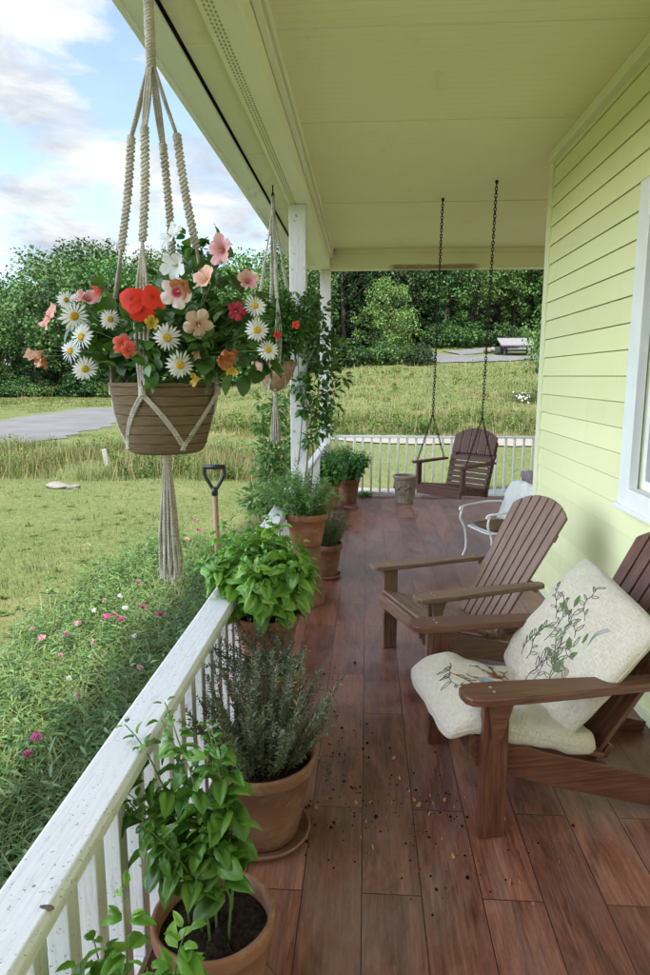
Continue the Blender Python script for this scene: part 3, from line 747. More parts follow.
for i,px in enumerate((488,494,499,505)):
    g = at(px,352,69.5); rock('boulder','pale boulder in the short row beside the hilltop shelter','rock',(g.x,69.5,terz(g.x,69.5)+.3),.45+.12*(i%3),50+i,'row of boulders by the driveway')
g = onground(57,488); rock('field_stone','flat pale stone at the edge of the tall grass on the lawn','rock',(g.x,g.y,g.z+.04),.26,60,None,.3)
g = onground(73,489); rock('field_stone','small pale stone right of the flat stone in the grass','rock',(g.x,g.y,g.z+.03),.15,61,None,.4)
g = onground(107,466); mb = MB(); mb.box((0,0,.2),(.11,.08,.44)); o = mb.build('marker_stake', M['concrete'], bevel=.01); o.location=(g.x,g.y,g.z); o.rotation_euler=(0,R(-8),0)
tag(o,'short white marker stake leaning in the tall grass','stake')

# ------------------------------------------------------------------ porch and house
CZ = 3.46; BZ = 3.2; WX = 1.46; CY_ = 5.72; FY = 9.62; PX = -.61
mb = MB(); mb.box((2.6,3.4,-.02),(6.76,12.7,.04)); o = mb.build('porch_floor', M['deck'], bevel=.004); tag(o, kind='structure')
mb = MB(); mb.box((-.76,3.4,-.25),(.03,12.68,.4)); mb.box((2.6,9.735,-.25),(6.70,.03,.4)); o = mb.build('porch_skirt', M['white']); tag(o, kind='structure')
house = thing('house','pale yellow-green clapboard house with a covered wraparound porch','house',(WX,0,0))
def hp(mb, name, mat, label=None, bevel=0, smooth=False, parent=None):
    o = mb.build(name, mat, None, smooth, bevel); pr = parent or house; o.parent = pr
    o.matrix_parent_inverse = Matrix.Translation(house.location).inverted() if pr is house else Matrix.Identity(4)
    if label: o['label'] = label
    return o
# lapped siding; courses .146 m
mb = MB(); E_ = .146; n = int(CZ/E_)+1
def lap(mb, p0, p1, nrm, z0, z1):
    p0, p1, nrm = Vector(p0), Vector(p1), Vector(nrm)
    L = (p1-p0).length; o = random.random()*9
    A0, A1 = p0+nrm*.012, p1+nrm*.012; B0, B1 = p0+nrm*.003, p1+nrm*.003; z1 -= .006
    V = [Vector((A0.x,A0.y,z0)),Vector((A1.x,A1.y,z0)),Vector((B1.x,B1.y,z1)),Vector((B0.x,B0.y,z1)),Vector((p0.x,p0.y,z0)),Vector((p1.x,p1.y,z0))]
    C0, C1 = p0-nrm*.004, p1-nrm*.004; V[4] = Vector((C0.x,C0.y,z0)); V[5] = Vector((C1.x,C1.y,z0))
    V += [Vector((C0.x,C0.y,z1)),Vector((C1.x,C1.y,z1))]
    mb.add(V, [(0,1,2,3),(0,4,5,1),(3,2,7,6)], [[(o,z0),(o+L,z0),(o+L,z1),(o,z1)],[(o,z0),(o,z0),(o+L,z0),(o+L,z0)],[(o,z0),(o,z0),(o+L,z0),(o+L,z0)]])
WY0, WY1, WZ0, WZ1 = 2.62, 3.76, 1.05, 2.75      # window opening incl. trim
for i in range(n):
    z0, z1 = i*E_, min((i+1)*E_, CZ)
    if z1 <= z0+.01: continue
    if z1 > WZ0+.02 and z0 < WZ1-.02:
        lap(mb, (WX,-3,0),(WX,WY0+.01,0),(-1,0,0),z0,z1); lap(mb, (WX,WY1-.01,0),(WX,CY_,0),(-1,0,0),z0,z1)
    else: lap(mb, (WX,-3,0),(WX,CY_,0),(-1,0,0),z0,z1)
    lap(mb, (WX,CY_,0),(6.0,CY_,0),(0,1,0),z0,z1)
# solid wall core behind the boards
mb.box((WX+.066,(-3+WY0+.14)/2,1.9),(.1,WY0+.14+3,4.0)); mb.box((WX+.066,(WY1-.14+CY_)/2,1.9),(.1,CY_-WY1+.14,4.0))
mb.box((WX+.066,(WY0+WY1)/2,.5),(.1,WY1-WY0-.3,1.3)); mb.box((WX+.066,(WY0+WY1)/2,3.3),(.1,WY1-WY0-.3,1.4))
mb.box((3.8,CY_-.06,1.9),(4.5,.1,4.0))
hp(mb,'siding_wall',M['siding'])
mb = MB(); mb.box((WX-.011,CY_-.045,CZ/2),(.022,.11,CZ)); mb.box((WX+.05,CY_+.020,CZ/2),(.11,.026,CZ)); hp(mb,'corner_trim',M['trimyel'],bevel=.003)
mb = MB(); mb.box((WX-.012,1.36,.03),(.024,8.7,.06)); mb.box((WX-.03,1.31,CZ-.035),(.06,8.6,.07)); hp(mb,'wall_moulding',M['trimyel'],bevel=.004)
# window
cyw, czw = (WY0+WY1)/2, (WZ0+WZ1)/2; wW, wH = WY1-WY0, WZ1-WZ0
wf = MB(); tw = .145
wf.box((WX-.018,WY1-tw/2,czw),(.05,tw,wH)); wf.box((WX-.018,WY0+tw/2,czw),(.05,tw,wH)); wf.box((WX-.020,cyw,WZ1-tw/2),(.055,wW-2*tw,tw)); wf.box((WX-.022,cyw,WZ0+.05),(.06,wW-2*tw,.10))
wf = hp(wf,'window',M['white'],bevel=.004)
mb = MB(); s0, s1 = WY0+tw, WY1-tw; sb = .05
for (zz0,zz1,dx) in ((WZ0+.10,czw+.02,.035),(czw-.02,WZ1-tw,.055)):
    mb.box((WX+dx,s0+sb/2,(zz0+zz1)/2),(.03,sb,zz1-zz0)); mb.box((WX+dx,s1-sb/2,(zz0+zz1)/2),(.03,sb,zz1-zz0))
    mb.box((WX+dx,cyw,zz0+sb/2),(.028,s1-s0-2*sb,sb)); mb.box((WX+dx,cyw,zz1-sb/2),(.028,s1-s0-2*sb,sb))
o = mb.build('sash', M['white'], bevel=.003); o.parent = wf
mb = MB(); mb.box((WX-.030,cyw,WZ0-.012),(.07,wW+.01,.026)); o = mb.build('sill', M['white'], bevel=.004); o.parent = wf
mb = MB(); mb.box((WX+.06,cyw,czw),(.006,s1-s0-.05,wH-.2)); o = mb.build('pane', M['glass']); o.parent = wf
mb = MB(); mb.box((WX+.6,cyw,czw),(.02,wW+.6,wH+.4)); o = hp(mb,'room_interior',M['dark'])
# ceiling
mb = MB(); mb.box((2.75,3.3,CZ+.01),(6.54,12.7,.02)); hp(mb,'ceiling',M['ceiling'])
for yy in (3.62,4.86,7.0): hp(MB().box((.48+(0 if yy<5.7 else .9),yy,CZ-.003),(1.94+(0 if yy<5.7 else 1.8),.012,.006)),'ceiling_batten',M['soffit'])
# porch beams
mb = MB(); mb.box((-.605,3.22,(BZ+CZ+.1)/2),(.17,12.75,CZ+.1-BZ)); hp(mb,'porch_beam',M['beam'],bevel=.005)
mb = MB(); mb.box((2.75,FY-.06,(BZ+CZ+.1)/2),(6.54,.17,CZ+.1-BZ)); far_beam = hp(mb,'porch_beam',M['beamstain'],'far beam with a brown rusty stain along its lower edge',bevel=.005)
mb = MB(); mb.box((-.495,3.2,CZ-.03),(.05,12.6,.06)); mb.box((-.50,3.2,CZ-.10),(.035,12.58,.035)); mb.box((2.7,FY-.17,CZ-.03),(6.3,.05,.06)); hp(mb,'crown_moulding',M['soffit'],bevel=.004)
mb = MB(); mb.box((-.772,3.25,BZ+.06),(.162,13.2,.02)); hp(mb,'soffit',M['soffit'])
mb = MB(); mb.box((-.925,3.25,BZ+.02),(.12,13.2,.03)); mb.box((-.995,3.25,BZ+.12),(.025,13.3,.26)); hp(mb,'fascia',M['fascia'],bevel=.004)
mb = MB()
for yy in np.arange(-2.8,9.7,1.52): mb.box((-.765,yy,BZ+.046),(.145,.012,.008))
hp(mb,'soffit_batten',M['trimyel'])
mb = MB()
for yy in np.arange(1.6,6.4,.035):
    for q in range(3): mb.box((-.66+.018*q,yy+.008*q,BZ-.0015),(.007,.016,.002))
hp(mb,'vent_strip',M['ventdark'],'perforated vent strip under the beam')
mb = MB()
mb.prism([(-1.05,3.46),(-1.02,3.42),(1.4,4.6),(5.9,6.5),(5.9,6.6),(1.4,4.72)],13.6,Matrix(((1,0,0,0),(0,0,1,3.2),(0,1,0,0),(0,0,0,1)))); hp(mb,'roof',M['roofgrey'])
mb = MB(); mb.box((3.8,1.3,5.4),(4.5,8.7,3.2)); mb.box((2.6,9.62,3.75),(6.9,.05,.5)); hp(mb,'upper_wall',M['siding'])
# posts
for i,(yy,zb) in enumerate(((6.0,0),(FY-.06,0))):
    mb = MB(); mb.box((PX+(.02 if i else 0),yy,BZ/2),(.145,.145,BZ-.004)); mb.box((PX+(.02 if i else 0),yy,.06),(.17,.17,.118)); 
    hp(mb,'porch_post',M['post'],['white flaking porch post wound with vine','white corner porch post at the far end'][i],bevel=.006)
house_post_near = MB().box((PX,-1.2,BZ/2),(.145,.145,BZ-.004)); hp(house_post_near,'porch_post',M['post'],bevel=.006)
# railings
def railing(label, p0, p1, ztop, zbot, rw, nb, bw, mat, rt=.04):
    p0, p1 = Vector(p0), Vector(p1); d = p1-p0; L = d.length; d.normalize(); t = thing('porch_railing', label, 'railing', p0, 0)
    nrm = Vector((-d.y,d.x,0)); ry = math.atan2(d.y,d.x); Mz = Matrix.Rotation(ry,3,'Z')
    mb = MB(); c = d*(L/2)
    # top rail with eased inner edge: outline in cross-section
    w = rw/2; prof = [(-w,-rt),(w,-rt),(w,-.012),(w-.012,0),(-w+.012,0),(-w,-.012)]
    n = 2; vs = []; 
    segs = max(2,int(L/.4)); ou = random.random()*9
    for i in range(segs+1):
        q = d*(L*i/segs)
        for (a,z) in prof: vs.append(q+nrm*a+Vector((0,0,ztop+z+.002*math.sin(i*1.3))))
    m = len(prof); fs=[]; uv=[]
    per = [0]
    for k in range(m): a,b_=prof[k],prof[(k+1)%m]; per.append(per[-1]+math.hypot(a[0]-b_[0],a[1]-b_[1]))
    for i in range(segs):
        for k in range(m):
            k2=(k+1)%m; fs.append((i*m+k,i*m+k2,(i+1)*m+k2,(i+1)*m+k))
            u0,u1=L*i/segs+ou,L*(i+1)/segs+ou; uv.append([(u0,per[k]),(u0,per[k+1]),(u1,per[k+1]),(u1,per[k])])
    fs.append(tuple(range(m-1,-1,-1))); uv.append([(0,0)]*m); fs.append(tuple(range(segs*m,segs*m+m))); uv.append([(0,0)]*m)
    mb.add(vs,fs,uv); mb.build('top_rail', mat, t, bevel=.003)
    if rw > .1:
        mb = MB(); mb.box(c+Vector((0,0,ztop-rt-.022)),(L,.04,.043),Mz); mb.build('under_rail', mat, t, bevel=.003)
    mb = MB(); mb.box(c+Vector((0,0,zbot+.02)),(L,.045,.04),Mz); mb.build('bottom_rail', mat, t, bevel=.003)
    for i in range(nb):
        q = d*(L*(i+.5)/nb); zz0, zz1 = zbot+.041, ztop-rt-(.044 if rw>.1 else 0)
        mb = MB(); mb.box(q+Vector((0,0,(zz0+zz1)/2)),(bw,bw,zz1-zz0),Mz@Matrix.Rotation(R(random.uniform(-.6,.6)),3,'Y')); mb.build('baluster', mat, t, bevel=.003)
    return t
railing('white flaking wooden side railing running beside the herb pots', (-.665,-.6,0), (-.665,5.92,0), .735, .004, .135, 44, .054, M['rail'])
railing('short white railing between the vine post and the corner post', (-.63,6.08,0), (-.60,FY-.14,0), .80, .03, .09, 24, .03, M['post'])
railing('thin white railing across the far end behind the swing', (-.50,FY-.02,0), (5.4,FY-.02,0), .90, .03, .06, 46, .032, M['whitemetal'], .035)
mb = MB(); mb.beam((-.36+.2,FY-.05,.86),(-.46+.2,FY-.05,.02),.03,.03); o = mb.build('loose_picket', M['whitemetal']); tag(o,'loose white picket leaning against the far railing beside the basil pots','picket')

# ------------------------------------------------------------------ pots
def pot_profile(r, h, rb, rimh=.05, lip=.012, wall=.014):
    return [(0.001,.0),(rb*.96,0),(rb,.006),(rb+(r-lip-rb)*.55,(h-rimh)*.55),(r-lip,h-rimh-.004),(r-.002,h-rimh),(r,h-rimh+.006),(r+.003,h-.012),(r+.001,h-.003),(r-.006,h),(r-wall,h-.004),(r-wall-.002,h-.03),(r-wall-.008,h-.06)]
def potted(name, label, cat, loc, r, h, rb, mat, group=None, soil_dz=.045, saucer=None, wobble=.002):
    t = thing(name, label, cat, loc, random.uniform(0,6), group)
    mb = MB(); ph = random.uniform(0,6)
    mb.lathe(pot_profile(r,h,rb), 56, wob=lambda a,i: wobble*math.sin(2*a+ph)+wobble*.5*math.sin(5*a+i))
    mb.build('pot', M[mat], t, smooth=True, bevel=0)
    mb = MB(); rs = r-.018
    def fn(u,v): 
        a, q = u*2*PI, v*rs
        return Vector((q*math.cos(a), q*math.sin(a), h-soil_dz+.006*math.sin(a*3+q*40)+random.uniform(-.004,.004)*(v<.98)+.012*(1-v)))
    mb.grid(fn, 41, 14); so = mb.build('soil', M['soil'], t, smooth=False)
    if saucer:
        sl, rs2 = saucer; mb = MB()
        mb.lathe([(.001,.0),(rs2*.86,0),(rs2*.9,.004),(rs2,.028),(rs2-.003,.032),(rs2-.010,.030),(rs2*.88,.010),(.001,.010)],48)
        o = mb.build('plant_saucer', M[mat], smooth=True); o.location = (loc[0],loc[1],.001); tag(o, sl, 'saucer')
        t.location.z += .011
    return t
LB = leaf_puff(.56,.5,1.3,6,.42,.25); LBs = leaf_puff(.46,.35,.8,5,.43,.7)
def basil(t, n_stems, hgt, spread, leafL, mat, z0, seed, base_r=.06, droop=.5, nodes=None, lean=(0,0), bare=.1, stem_r=.0028):
    """stems with opposite pairs of cupped leaves"""
    st = random.getstate(); random.seed(seed); b = Bulk(); sm = MB(); P=[]; D=[]; U=[]; S=[]
    iz = Matrix.Rotation(-t.rotation_euler.z,3,'Z'); lean = iz @ Vector((lean[0],lean[1],0))
    for s_ in range(n_stems):
        a = s_*2.399+random.uniform(-.4,.4); q = math.sqrt((s_+.5)/n_stems)
        bx, by = math.cos(a)*base_r*q, math.sin(a)*base_r*q
        L = hgt*random.uniform(.7,1.08)*(1-.22*q*q); out = spread*q*random.uniform(.7,1.1)
        N = nodes or max(4,int(L/.032)); path = []
        for i in range(N+1):
            f = i/N; dz = L*(f - droop*.35*q*f*f)
            path.append(Vector((bx+(math.cos(a)*out)*f**1.3+lean.x*f*f+random.uniform(-.004,.004), by+(math.sin(a)*out)*f**1.3+lean.y*f*f+random.uniform(-.004,.004), z0-.02+dz)))
        sm.tube(path, [stem_r*(1.2-.7*i/N) for i in range(N+1)], 5, False)
        for i in range(1,N+1):
            f = i/N
            if f < bare: continue
            tdir = (path[i]-path[i-1]).normalized(); rot = (i%2)*PI/2+random.uniform(-.35,.35)+a
            ax = Vector((math.cos(rot),math.sin(rot),0)); ax = (ax-tdir*ax.dot(tdir)).normalized()
            sz = leafL*(.62+.5*math.sin(PI*min(1,f*1.05)))*random.uniform(.75,1.2)
            if f > .88: sz *= .62
            for sg in (1,-1):
                d = ax*sg + tdir*(.55-.1*droop+(.7 if f>.9 else 0)) + Vector((0,0,-droop*random.uniform(0,.7)))
                P.append(path[i]+ax*sg*.008); D.append(d); U.append(tdir+Vector((random.gauss(0,.3),random.gauss(0,.3),.3))); S.append(sz)
                if .25<f<.9 and random.random()<.65:      # small axil shoot
                    for g_ in range(2):
                        d2 = ax*sg*.6+tdir*.8+Vector((random.gauss(0,.5),random.gauss(0,.5),0)); P.append(path[i]+ax*sg*.014+tdir*.01); D.append(d2); U.append(tdir); S.append(sz*.5)
    n = len(P); P=np.array([tuple(p) for p in P]); D=np.array([tuple(p) for p in D]); U=np.array([tuple(p) for p in U]); S=np.array(S)
    Rm = roll(frames(D,U), rng.normal(0,.3,n))
    half = rng.random(n) < .6
    for mk,tm in ((half,LB),(~half,LBs)):
        sc = np.stack([S[mk],S[mk]*rng.uniform(.85,1.15,mk.sum()),S[mk]],1); b.add(tm,P[mk],Rm[mk],sc)
    b.build('foliage', M[mat], t); sm.build('stem', M['stem'], t, smooth=True); random.setstate(st)
ND = leaf_t(.17,.1,.3,2)
NW = leaf_t(.26,.2,.5,2)
def needles(t, n_stems, hgt, spread, nl, mat, z0, seed, base_r=.08, step=.006, wid=1.0, tm=None, arch=.5, upness=.6, stemmat='woody', flower=None, lean=(0,0)):
    st = random.getstate(); random.seed(seed); sm = MB(); b = Bulk(); P=[];D=[];S=[]; tm = tm or ND; tips=[]
    iz = Matrix.Rotation(-t.rotation_euler.z,3,'Z'); lean = iz @ Vector((lean[0],lean[1],0))
    for s_ in range(n_stems):
        a = s_*2.399+random.uniform(-.3,.3); q = math.sqrt((s_+.5)/n_stems)
        L = hgt*random.uniform(.6,1.1)*(1-.15*q); out = spread*q*random.uniform(.6,1.15); N = 12; path=[]
        w1, w2 = random.uniform(-.03,.03), random.uniform(-.03,.03)
        for i in range(N+1):
            f = i/N; path.append(Vector((math.cos(a)*(base_r*q+out*f**(1.2))+w1*math.sin(f*3)+lean.x*f, math.sin(a)*(base_r*q+out*f**1.2)+w2*math.sin(f*3)+lean.y*f, z0-.02+L*(f-arch*.3*q*f*f))))
        sm.tube(path, [.0028*(1.1-.8*i/N) for i in range(N+1)], 4, False); tips.append(path[-1])
        k = max(10,int(L/step)); 
        for j in range(k):
            f = .12+.88*j/k; i = min(N-1,int(f*N)); g = f*N-i; p = path[i].lerp(path[i+1],g); td=(path[i+1]-path[i]).normalized()
            rr = j*2.4+random.uniform(-.5,.5); ax = Vector((math.cos(rr),math.sin(rr),0)); ax=(ax-td*ax.dot(td)).normalized()
            P.append(tuple(p)); D.append(tuple(ax+td*upness*random.uniform(.5,1.6))); S.append(nl*random.uniform(.6,1.2)*(1-.45*max(0,f-.8)/.2))
    n=len(P); S=np.array(S)
    b.add(tm,np.array(P),roll(frames(np.array(D)),rng.uniform(-1,1,n)),np.stack([S,S*wid,S],1))
    b.build('foliage',M[mat],t,smooth=False); sm.build('stem',M[stemmat],t,smooth=True)
    if flower:
        fm=Bulk(); k=[tp for tp in tips if random.random()<.35]; pos=[]
        for tp in k:
            for _ in range(7): pos.append((tp.x+random.gauss(0,.006),tp.y+random.gauss(0,.006),tp.z+random.uniform(-.015,.02)))
        n=len(pos); fm.add(leaf_t(.6,.2,.3,2),np.array(pos),frames(rng.normal(0,1,(n,3))),np.full(n,.007)); fm.build('blossom',M[flower],t)
    random.setstate(st)
# front basil pots
t = potted('potted_basil','tall leggy basil in a worn terracotta pot nearest the camera but one','potted plant',(-.405,1.57,0),.165,.30,.118,'terra2')
basil(t, 9, .80, .13, .090, 'basil_dark', .265, 11, .07, 1.0, lean=(-.15,.05), bare=.34, nodes=13, stem_r=.0032)
t = potted('potted_basil','basil pot in the bottom left corner with only its leaf tops in view','potted plant',(-.47,1.07,0),.15,.27,.11,'terra')
basil(t, 8, .60, .12, .10, 'basil', .235, 12, .05, .6, lean=(-.02,.02), bare=.45, nodes=8)
mb = MB(); mb.lathe([(.001,0),(.12,0),(.15,.026),(.145,.03),(.12,.01),(.001,.01)],40); o=mb.build('plant_saucer',M['terra3'],smooth=True); o.location=(-.345,1.36,.001); tag(o,'brown clay saucer under the front basil pot','saucer'); o.location=(-.385,1.56,.001); o.scale=(1.15,1.15,.3)
# lavender / rosemary
t = potted('potted_lavender','grey-green lavender in a broad brown terracotta pot on a saucer','potted plant',(-.385,2.29,0),.205,.33,.135,'terra3',saucer=('wide clay saucer under the lavender pot',.185))
needles(t, 120, .46, .21, .025, 'laven', .29, 21, .12, .0036, 1.8, upness=.9, flower='p_pale' if 'p_pale' in M else 'p_palepink')
t = potted('potted_rosemary','dark rosemary spilling toward the railing in a clay pot behind the lavender','potted plant',(-.40,2.72,0),.14,.50,.105,'terra2',soil_dz=.03)
needles(t, 50, .28, .24, .026, 'rosem', .47, 22, .08, .0045, 1.7, upness=.8, lean=(-.10,-.08))
# raised basil
mb = MB(); mb.lathe([(.135,0),(.138,.045),(.128,.05),(.10,.355),(.001,.355)],40); o = mb.build('upturned_pot', M['terra3'], smooth=True); o.location=(-.475,3.05,0); tag(o,'upturned clay pot carrying the big bushy basil','pot')
t = potted('potted_basil','big bushy bright basil in a clay pot raised beside the railing','potted plant',(-.475,3.05,.356),.158,.26,.112,'terra')
basil(t, 44, .56, .225, .110, 'basil', .22, 13, .10, .55, lean=(-.05,0), bare=.15, nodes=8)
# herb pots by the post
mb = MB(); mb.lathe([(.145,0),(.148,.045),(.138,.05),(.11,.47),(.001,.47)],40); o = mb.build('upturned_pot', M['terra3'], smooth=True); o.location=(-.46,4.95,0); tag(o,'tall upturned clay pot carrying the light green herb near the post','pot')
t = potted('potted_herb','light green feathery herb in a raised terracotta pot before the vine post','potted plant',(-.455,4.95,.471),.165,.25,.118,'terra')
needles(t, 110, .46, .34, .050, 'herb', .21, 23, .10, .0075, .8, tm=NW, arch=1.0, upness=.7, stemmat='stem', lean=(-.10,0))
t = potted('potted_herb','dark bushy rosemary in a brown pot on a saucer behind the raised herb','potted plant',(-.345,5.62,0),.148,.30,.10,'terra3',saucer=('clay saucer under the dark bushy rosemary pot',.135))
needles(t, 90, .42, .19, .034, 'herb_dark', .26, 24, .09, .007, .8, tm=NW, upness=.9)
t = potted('potted_basil','fresh basil in the left of the two far terracotta pots','potted plant',(-.50,8.62,0),.155,.34,.12,'terra'); basil(t, 34, .56, .26, .085, 'basil_far', .30, 14, .10, .5)
t = potted('potted_basil','fresh basil in the right of the two far terracotta pots','potted plant',(-.245,9.12,0),.165,.34,.12,'terra3'); basil(t, 40, .60, .26, .085, 'basil_far', .30, 15, .10, .5)
t = potted('potted_coleus','dark purple-leaved plant in a clay pot between basil pots and corner post','potted plant',(-.40,9.30-.12,0),.10,.5,.09,'terra2'); t.location=(-.47,9.2,0); basil(t, 16, .30, .16, .07, 'coleus', .46, 16, .06, .4)
t = thing('ground_sprout','low leafy green sprout at the foot of the far railing','plant',(-.02,9.56,0)); basil(t, 9, .10, .12, .06,'basil_far',.02,17,.04,.8)
mb = MB(); mb.lathe([(.001,0),(.14,.0),(.145,.01),(.001,.011)],30); o = mb.build('plant_saucer',M['terra3'],smooth=True); o.location=(-.10,8.75,.001); tag(o,'empty clay saucer on the boards before the far basil pots','saucer'); o.location=(-.20,8.72,.001); o.scale=(.7,.7,1.4)
# carved urn
t = thing('stone_urn','carved pale clay urn planter standing on the boards left of the swing','planter',(.545,9.12,0))
mb = MB(); ur = [(0.001,0),(.115,0),(.122,.015),(.118,.03),(.128,.10),(.140,.20),(.150,.30),(.152,.34),(.168,.355),(.172,.375),(.166,.392),(.150,.394),(.145,.37),(.14,.32)]
mb.lathe(ur, 64, wob=lambda a,i: (.007*abs(math.sin(4*a)) if 3<i<7 else 0)+(.004*math.sin(14*a) if 3<i<7 else 0)); mb.build('urn_body', M['urn'], t, smooth=True)
for k in range(8):
    a = k*PI/4; c = Vector((math.cos(a)*.150,math.sin(a)*.150,.235)); pts=[]
    tg = Vector((-math.sin(a),math.cos(a),0))
    for j in range(9):
        f=j/8; pts.append(c+tg*((f-.5)*.11)+Vector((0,0,-.045*math.sin(PI*f)+.03))+Vector((math.cos(a),math.sin(a),0))*(.004-.014*abs(f-.5)))
    MB().tube(pts,[.006+.008*math.sin(PI*j/8) for j in range(9)],6).build('garland', M['urn'], t, smooth=True)
mb = MB(); mb.grid(lambda u,v: Vector((v*.146*math.cos(u*2*PI), v*.146*math.sin(u*2*PI), .34)),30,3); mb.build('soil',M['soil'],t)

# ------------------------------------------------------------------ flowers
def petal_mesh(mb, n, L, w, cup, curlz, M4, wav=0, nu=5, nv=4, inner=.1, overlap_twist=.15, tipnotch=0, shape=.55, seed=0):
    rd = random.Random(seed)
    for k in range(n):
        a = 2*PI*k/n+rd.uniform(-.12,.12)*(6/n if n>8 else 1); tw = overlap_twist; Ls = L*rd.uniform(.88,1.08); cz = cup+rd.uniform(-.08,.08)
        def fn(u,v):
            s = inner + u*(1-inner); wd = w*max(.12,s)**.75*max(0,1-s**5)**.5*(v-.5)*(.9 if n>8 else 1)+0*shape
            x = Ls*s; zz = Ls*(math.sin(cz)*s**.85 - curlz*s*s - (.9 if n<8 else .2)*(v-.5)**2*s + (.05*math.sin(v*17+k)*s*s if n<8 else 0)) + wav*Ls*math.sin(v*9+k*2+u*3)*u + tw*wd*.5
            p = Vector((x*math.cos(cz*.6), wd*Ls, zz)); return M4 @ (Matrix.Rotation(a,3,'Z') @ p)
        vs = [fn(i/(nu-1),j/(nv-1)) for j in range(nv) for i in range(nu)]
        fs=[];uv=[]
        for j in range(nv-1):
            for i in range(nu-1):
                fs.append((j*nu+i,j*nu+i+1,(j+1)*nu+i+1,(j+1)*nu+i)); uv.append([(x_/(nu-1),k+y_/(nv-1)) for x_,y_ in ((i,j),(i+1,j),(i+1,j+1),(i,j+1))])
        mb.add(vs,fs,uv)
def face(p, n_dir):
    z = Vector(n_dir).normalized(); x = z.orthogonal().normalized(); x = Matrix.Rotation(random.uniform(0,6),3,z) @ x; y = z.cross(x)
    m = Matrix((x,y,z)).transposed().to_4x4(); m.translation = p; return m
def daisy(parent, p, nd, r, name='daisy'):
    mb = MB(); I = Matrix.Identity(3)
    mat = face(Vector((0,0,0)), nd)
    petal_mesh(mb, random.randint(17,20), r, .30, .12, random.uniform(.1,.3), mat.to_3x3(), 0, 4, 3, .22, .05, shape=.8, seed=random.randint(0,999))
    o = mb.build(name, M['p_white'], parent, smooth=True); o.location = p
    c = MB(); prof=[(r*.27,-.002),(r*.28,r*.05),(r*.22,r*.13),(r*.12,r*.15),(.0005,r*.12)]
    c.lathe(prof,14); c.v=[tuple(mat.to_3x3()@Vector(q)) for q in c.v]; cc = c.build('flower_centre', M['p_eye'], o, smooth=True)
    return o
def bloom(parent, p, nd, r, mat, n=5, cup=.5, w=1.0, wav=.035, curl=.38, name='hibiscus', stamen=True, shape=.6):
    """one continuous ruffled corolla with overlapping lobes"""
    mb = MB(); m3 = face(Vector((0,0,0)), nd).to_3x3(); ph = random.uniform(0,6); rv = [random.uniform(.85,1.12) for _ in range(n)]
    NU, NV = 9, 12*n+1; r = r*1.12
    def fn(u, v):
        th = v*2*PI; q = th/(2*PI)*n; k = int(q)%n; f = q-int(q)            # f: across one lobe
        lobe = (max(0.0, math.sin(PI*min(1,max(0,f))))**.45)
        lv = rv[k]*(1-.5*abs(f-.5)) + rv[(k+1)%n]*.0
        rad = r*u*(1-.34*(1-lobe)*u**1.3)*(.8+.2*lv)
        z = r*(cup*1.15*u**.75 - curl*u*u*.9) + r*.13*(f-.5)*u*u*lobe + r*wav*1.6*math.sin(3*th+ph+u*3)*u*u + r*wav*math.sin(11*th+ph)*u**4 - r*.16*(abs(f-.5)*2)**2*u**2*.6
        return m3 @ Vector((rad*math.cos(th), rad*math.sin(th), z))
    mb.grid(fn, NU, NV)
    o = mb.build(name, M[mat], parent, smooth=True); o.location = p
    if stamen:
        s_ = MB(); s_.tube([m3@Vector((0,0,.0)),m3@Vector((.0,.002,r*.35)),m3@Vector((.004,.002,r*.58))],[r*.03,r*.04,r*.055],6); s_.build('stamen',M['p_yellow'],o,smooth=True)
    return o
def withered(parent, p, nd, r, mat, name='wilted_bloom'):
    return bloom(parent, p, nd, r*.85, mat, 5, 1.35, .55, .14, .1, name, False)

# ------------------------------------------------------------------ macrame hangers and hanging baskets
def smooth_path(pts, k=6):
    P=[Vector(p) for p in pts]; Q=[]
    for i in range(len(P)-1):
        p0,p1,p2,p3=P[max(i-1,0)],P[i],P[i+1],P[min(i+2,len(P)-1)]
        for j in range(k):
            t=j/k; Q.append(.5*((2*p1)+(-p0+p2)*t+(2*p0-5*p1+4*p2-p3)*t*t+(-p0+3*p1-3*p2+p3)*t**3))
    Q.append(P[-1]); return Q
def twist(mb, path, r, strands=2, pitch=.02, sr=None, n=5, step=None, bead=0):
    """strands winding round a path"""
    P=[Vector(p) for p in path]; L=[0]
    for i in range(1,len(P)): L.append(L[-1]+(P[i]-P[i-1]).length)
    step = step or pitch/7; N=max(4,int(L[-1]/step)); pts=[]
    j=0
    for i in range(N+1):
        s_=L[-1]*i/N
        while j<len(L)-2 and L[j+1]<s_: j+=1
        g=(s_-L[j])/max(1e-9,L[j+1]-L[j]); pts.append((P[j].lerp(P[j+1],g),s_))
    for k in range(strands):
        out=[]; up=None; 
        for i,(p,s_) in enumerate(pts):
            tg=(pts[min(i+1,N)][0]-pts[max(i-1,0)][0]).normalized()
            up = tg.orthogonal().normalized() if up is None else (up-tg*up.dot(tg)).normalized()
            b_=tg.cross(up); a=2*PI*(s_/pitch+k/strands); rr=r*(1+bead*math.sin(2*PI*s_/(pitch*.5)))
            out.append(p+(up*math.cos(a)+b_*math.sin(a))*rr)
        mb.tube(out, sr or r*.95, n, True)
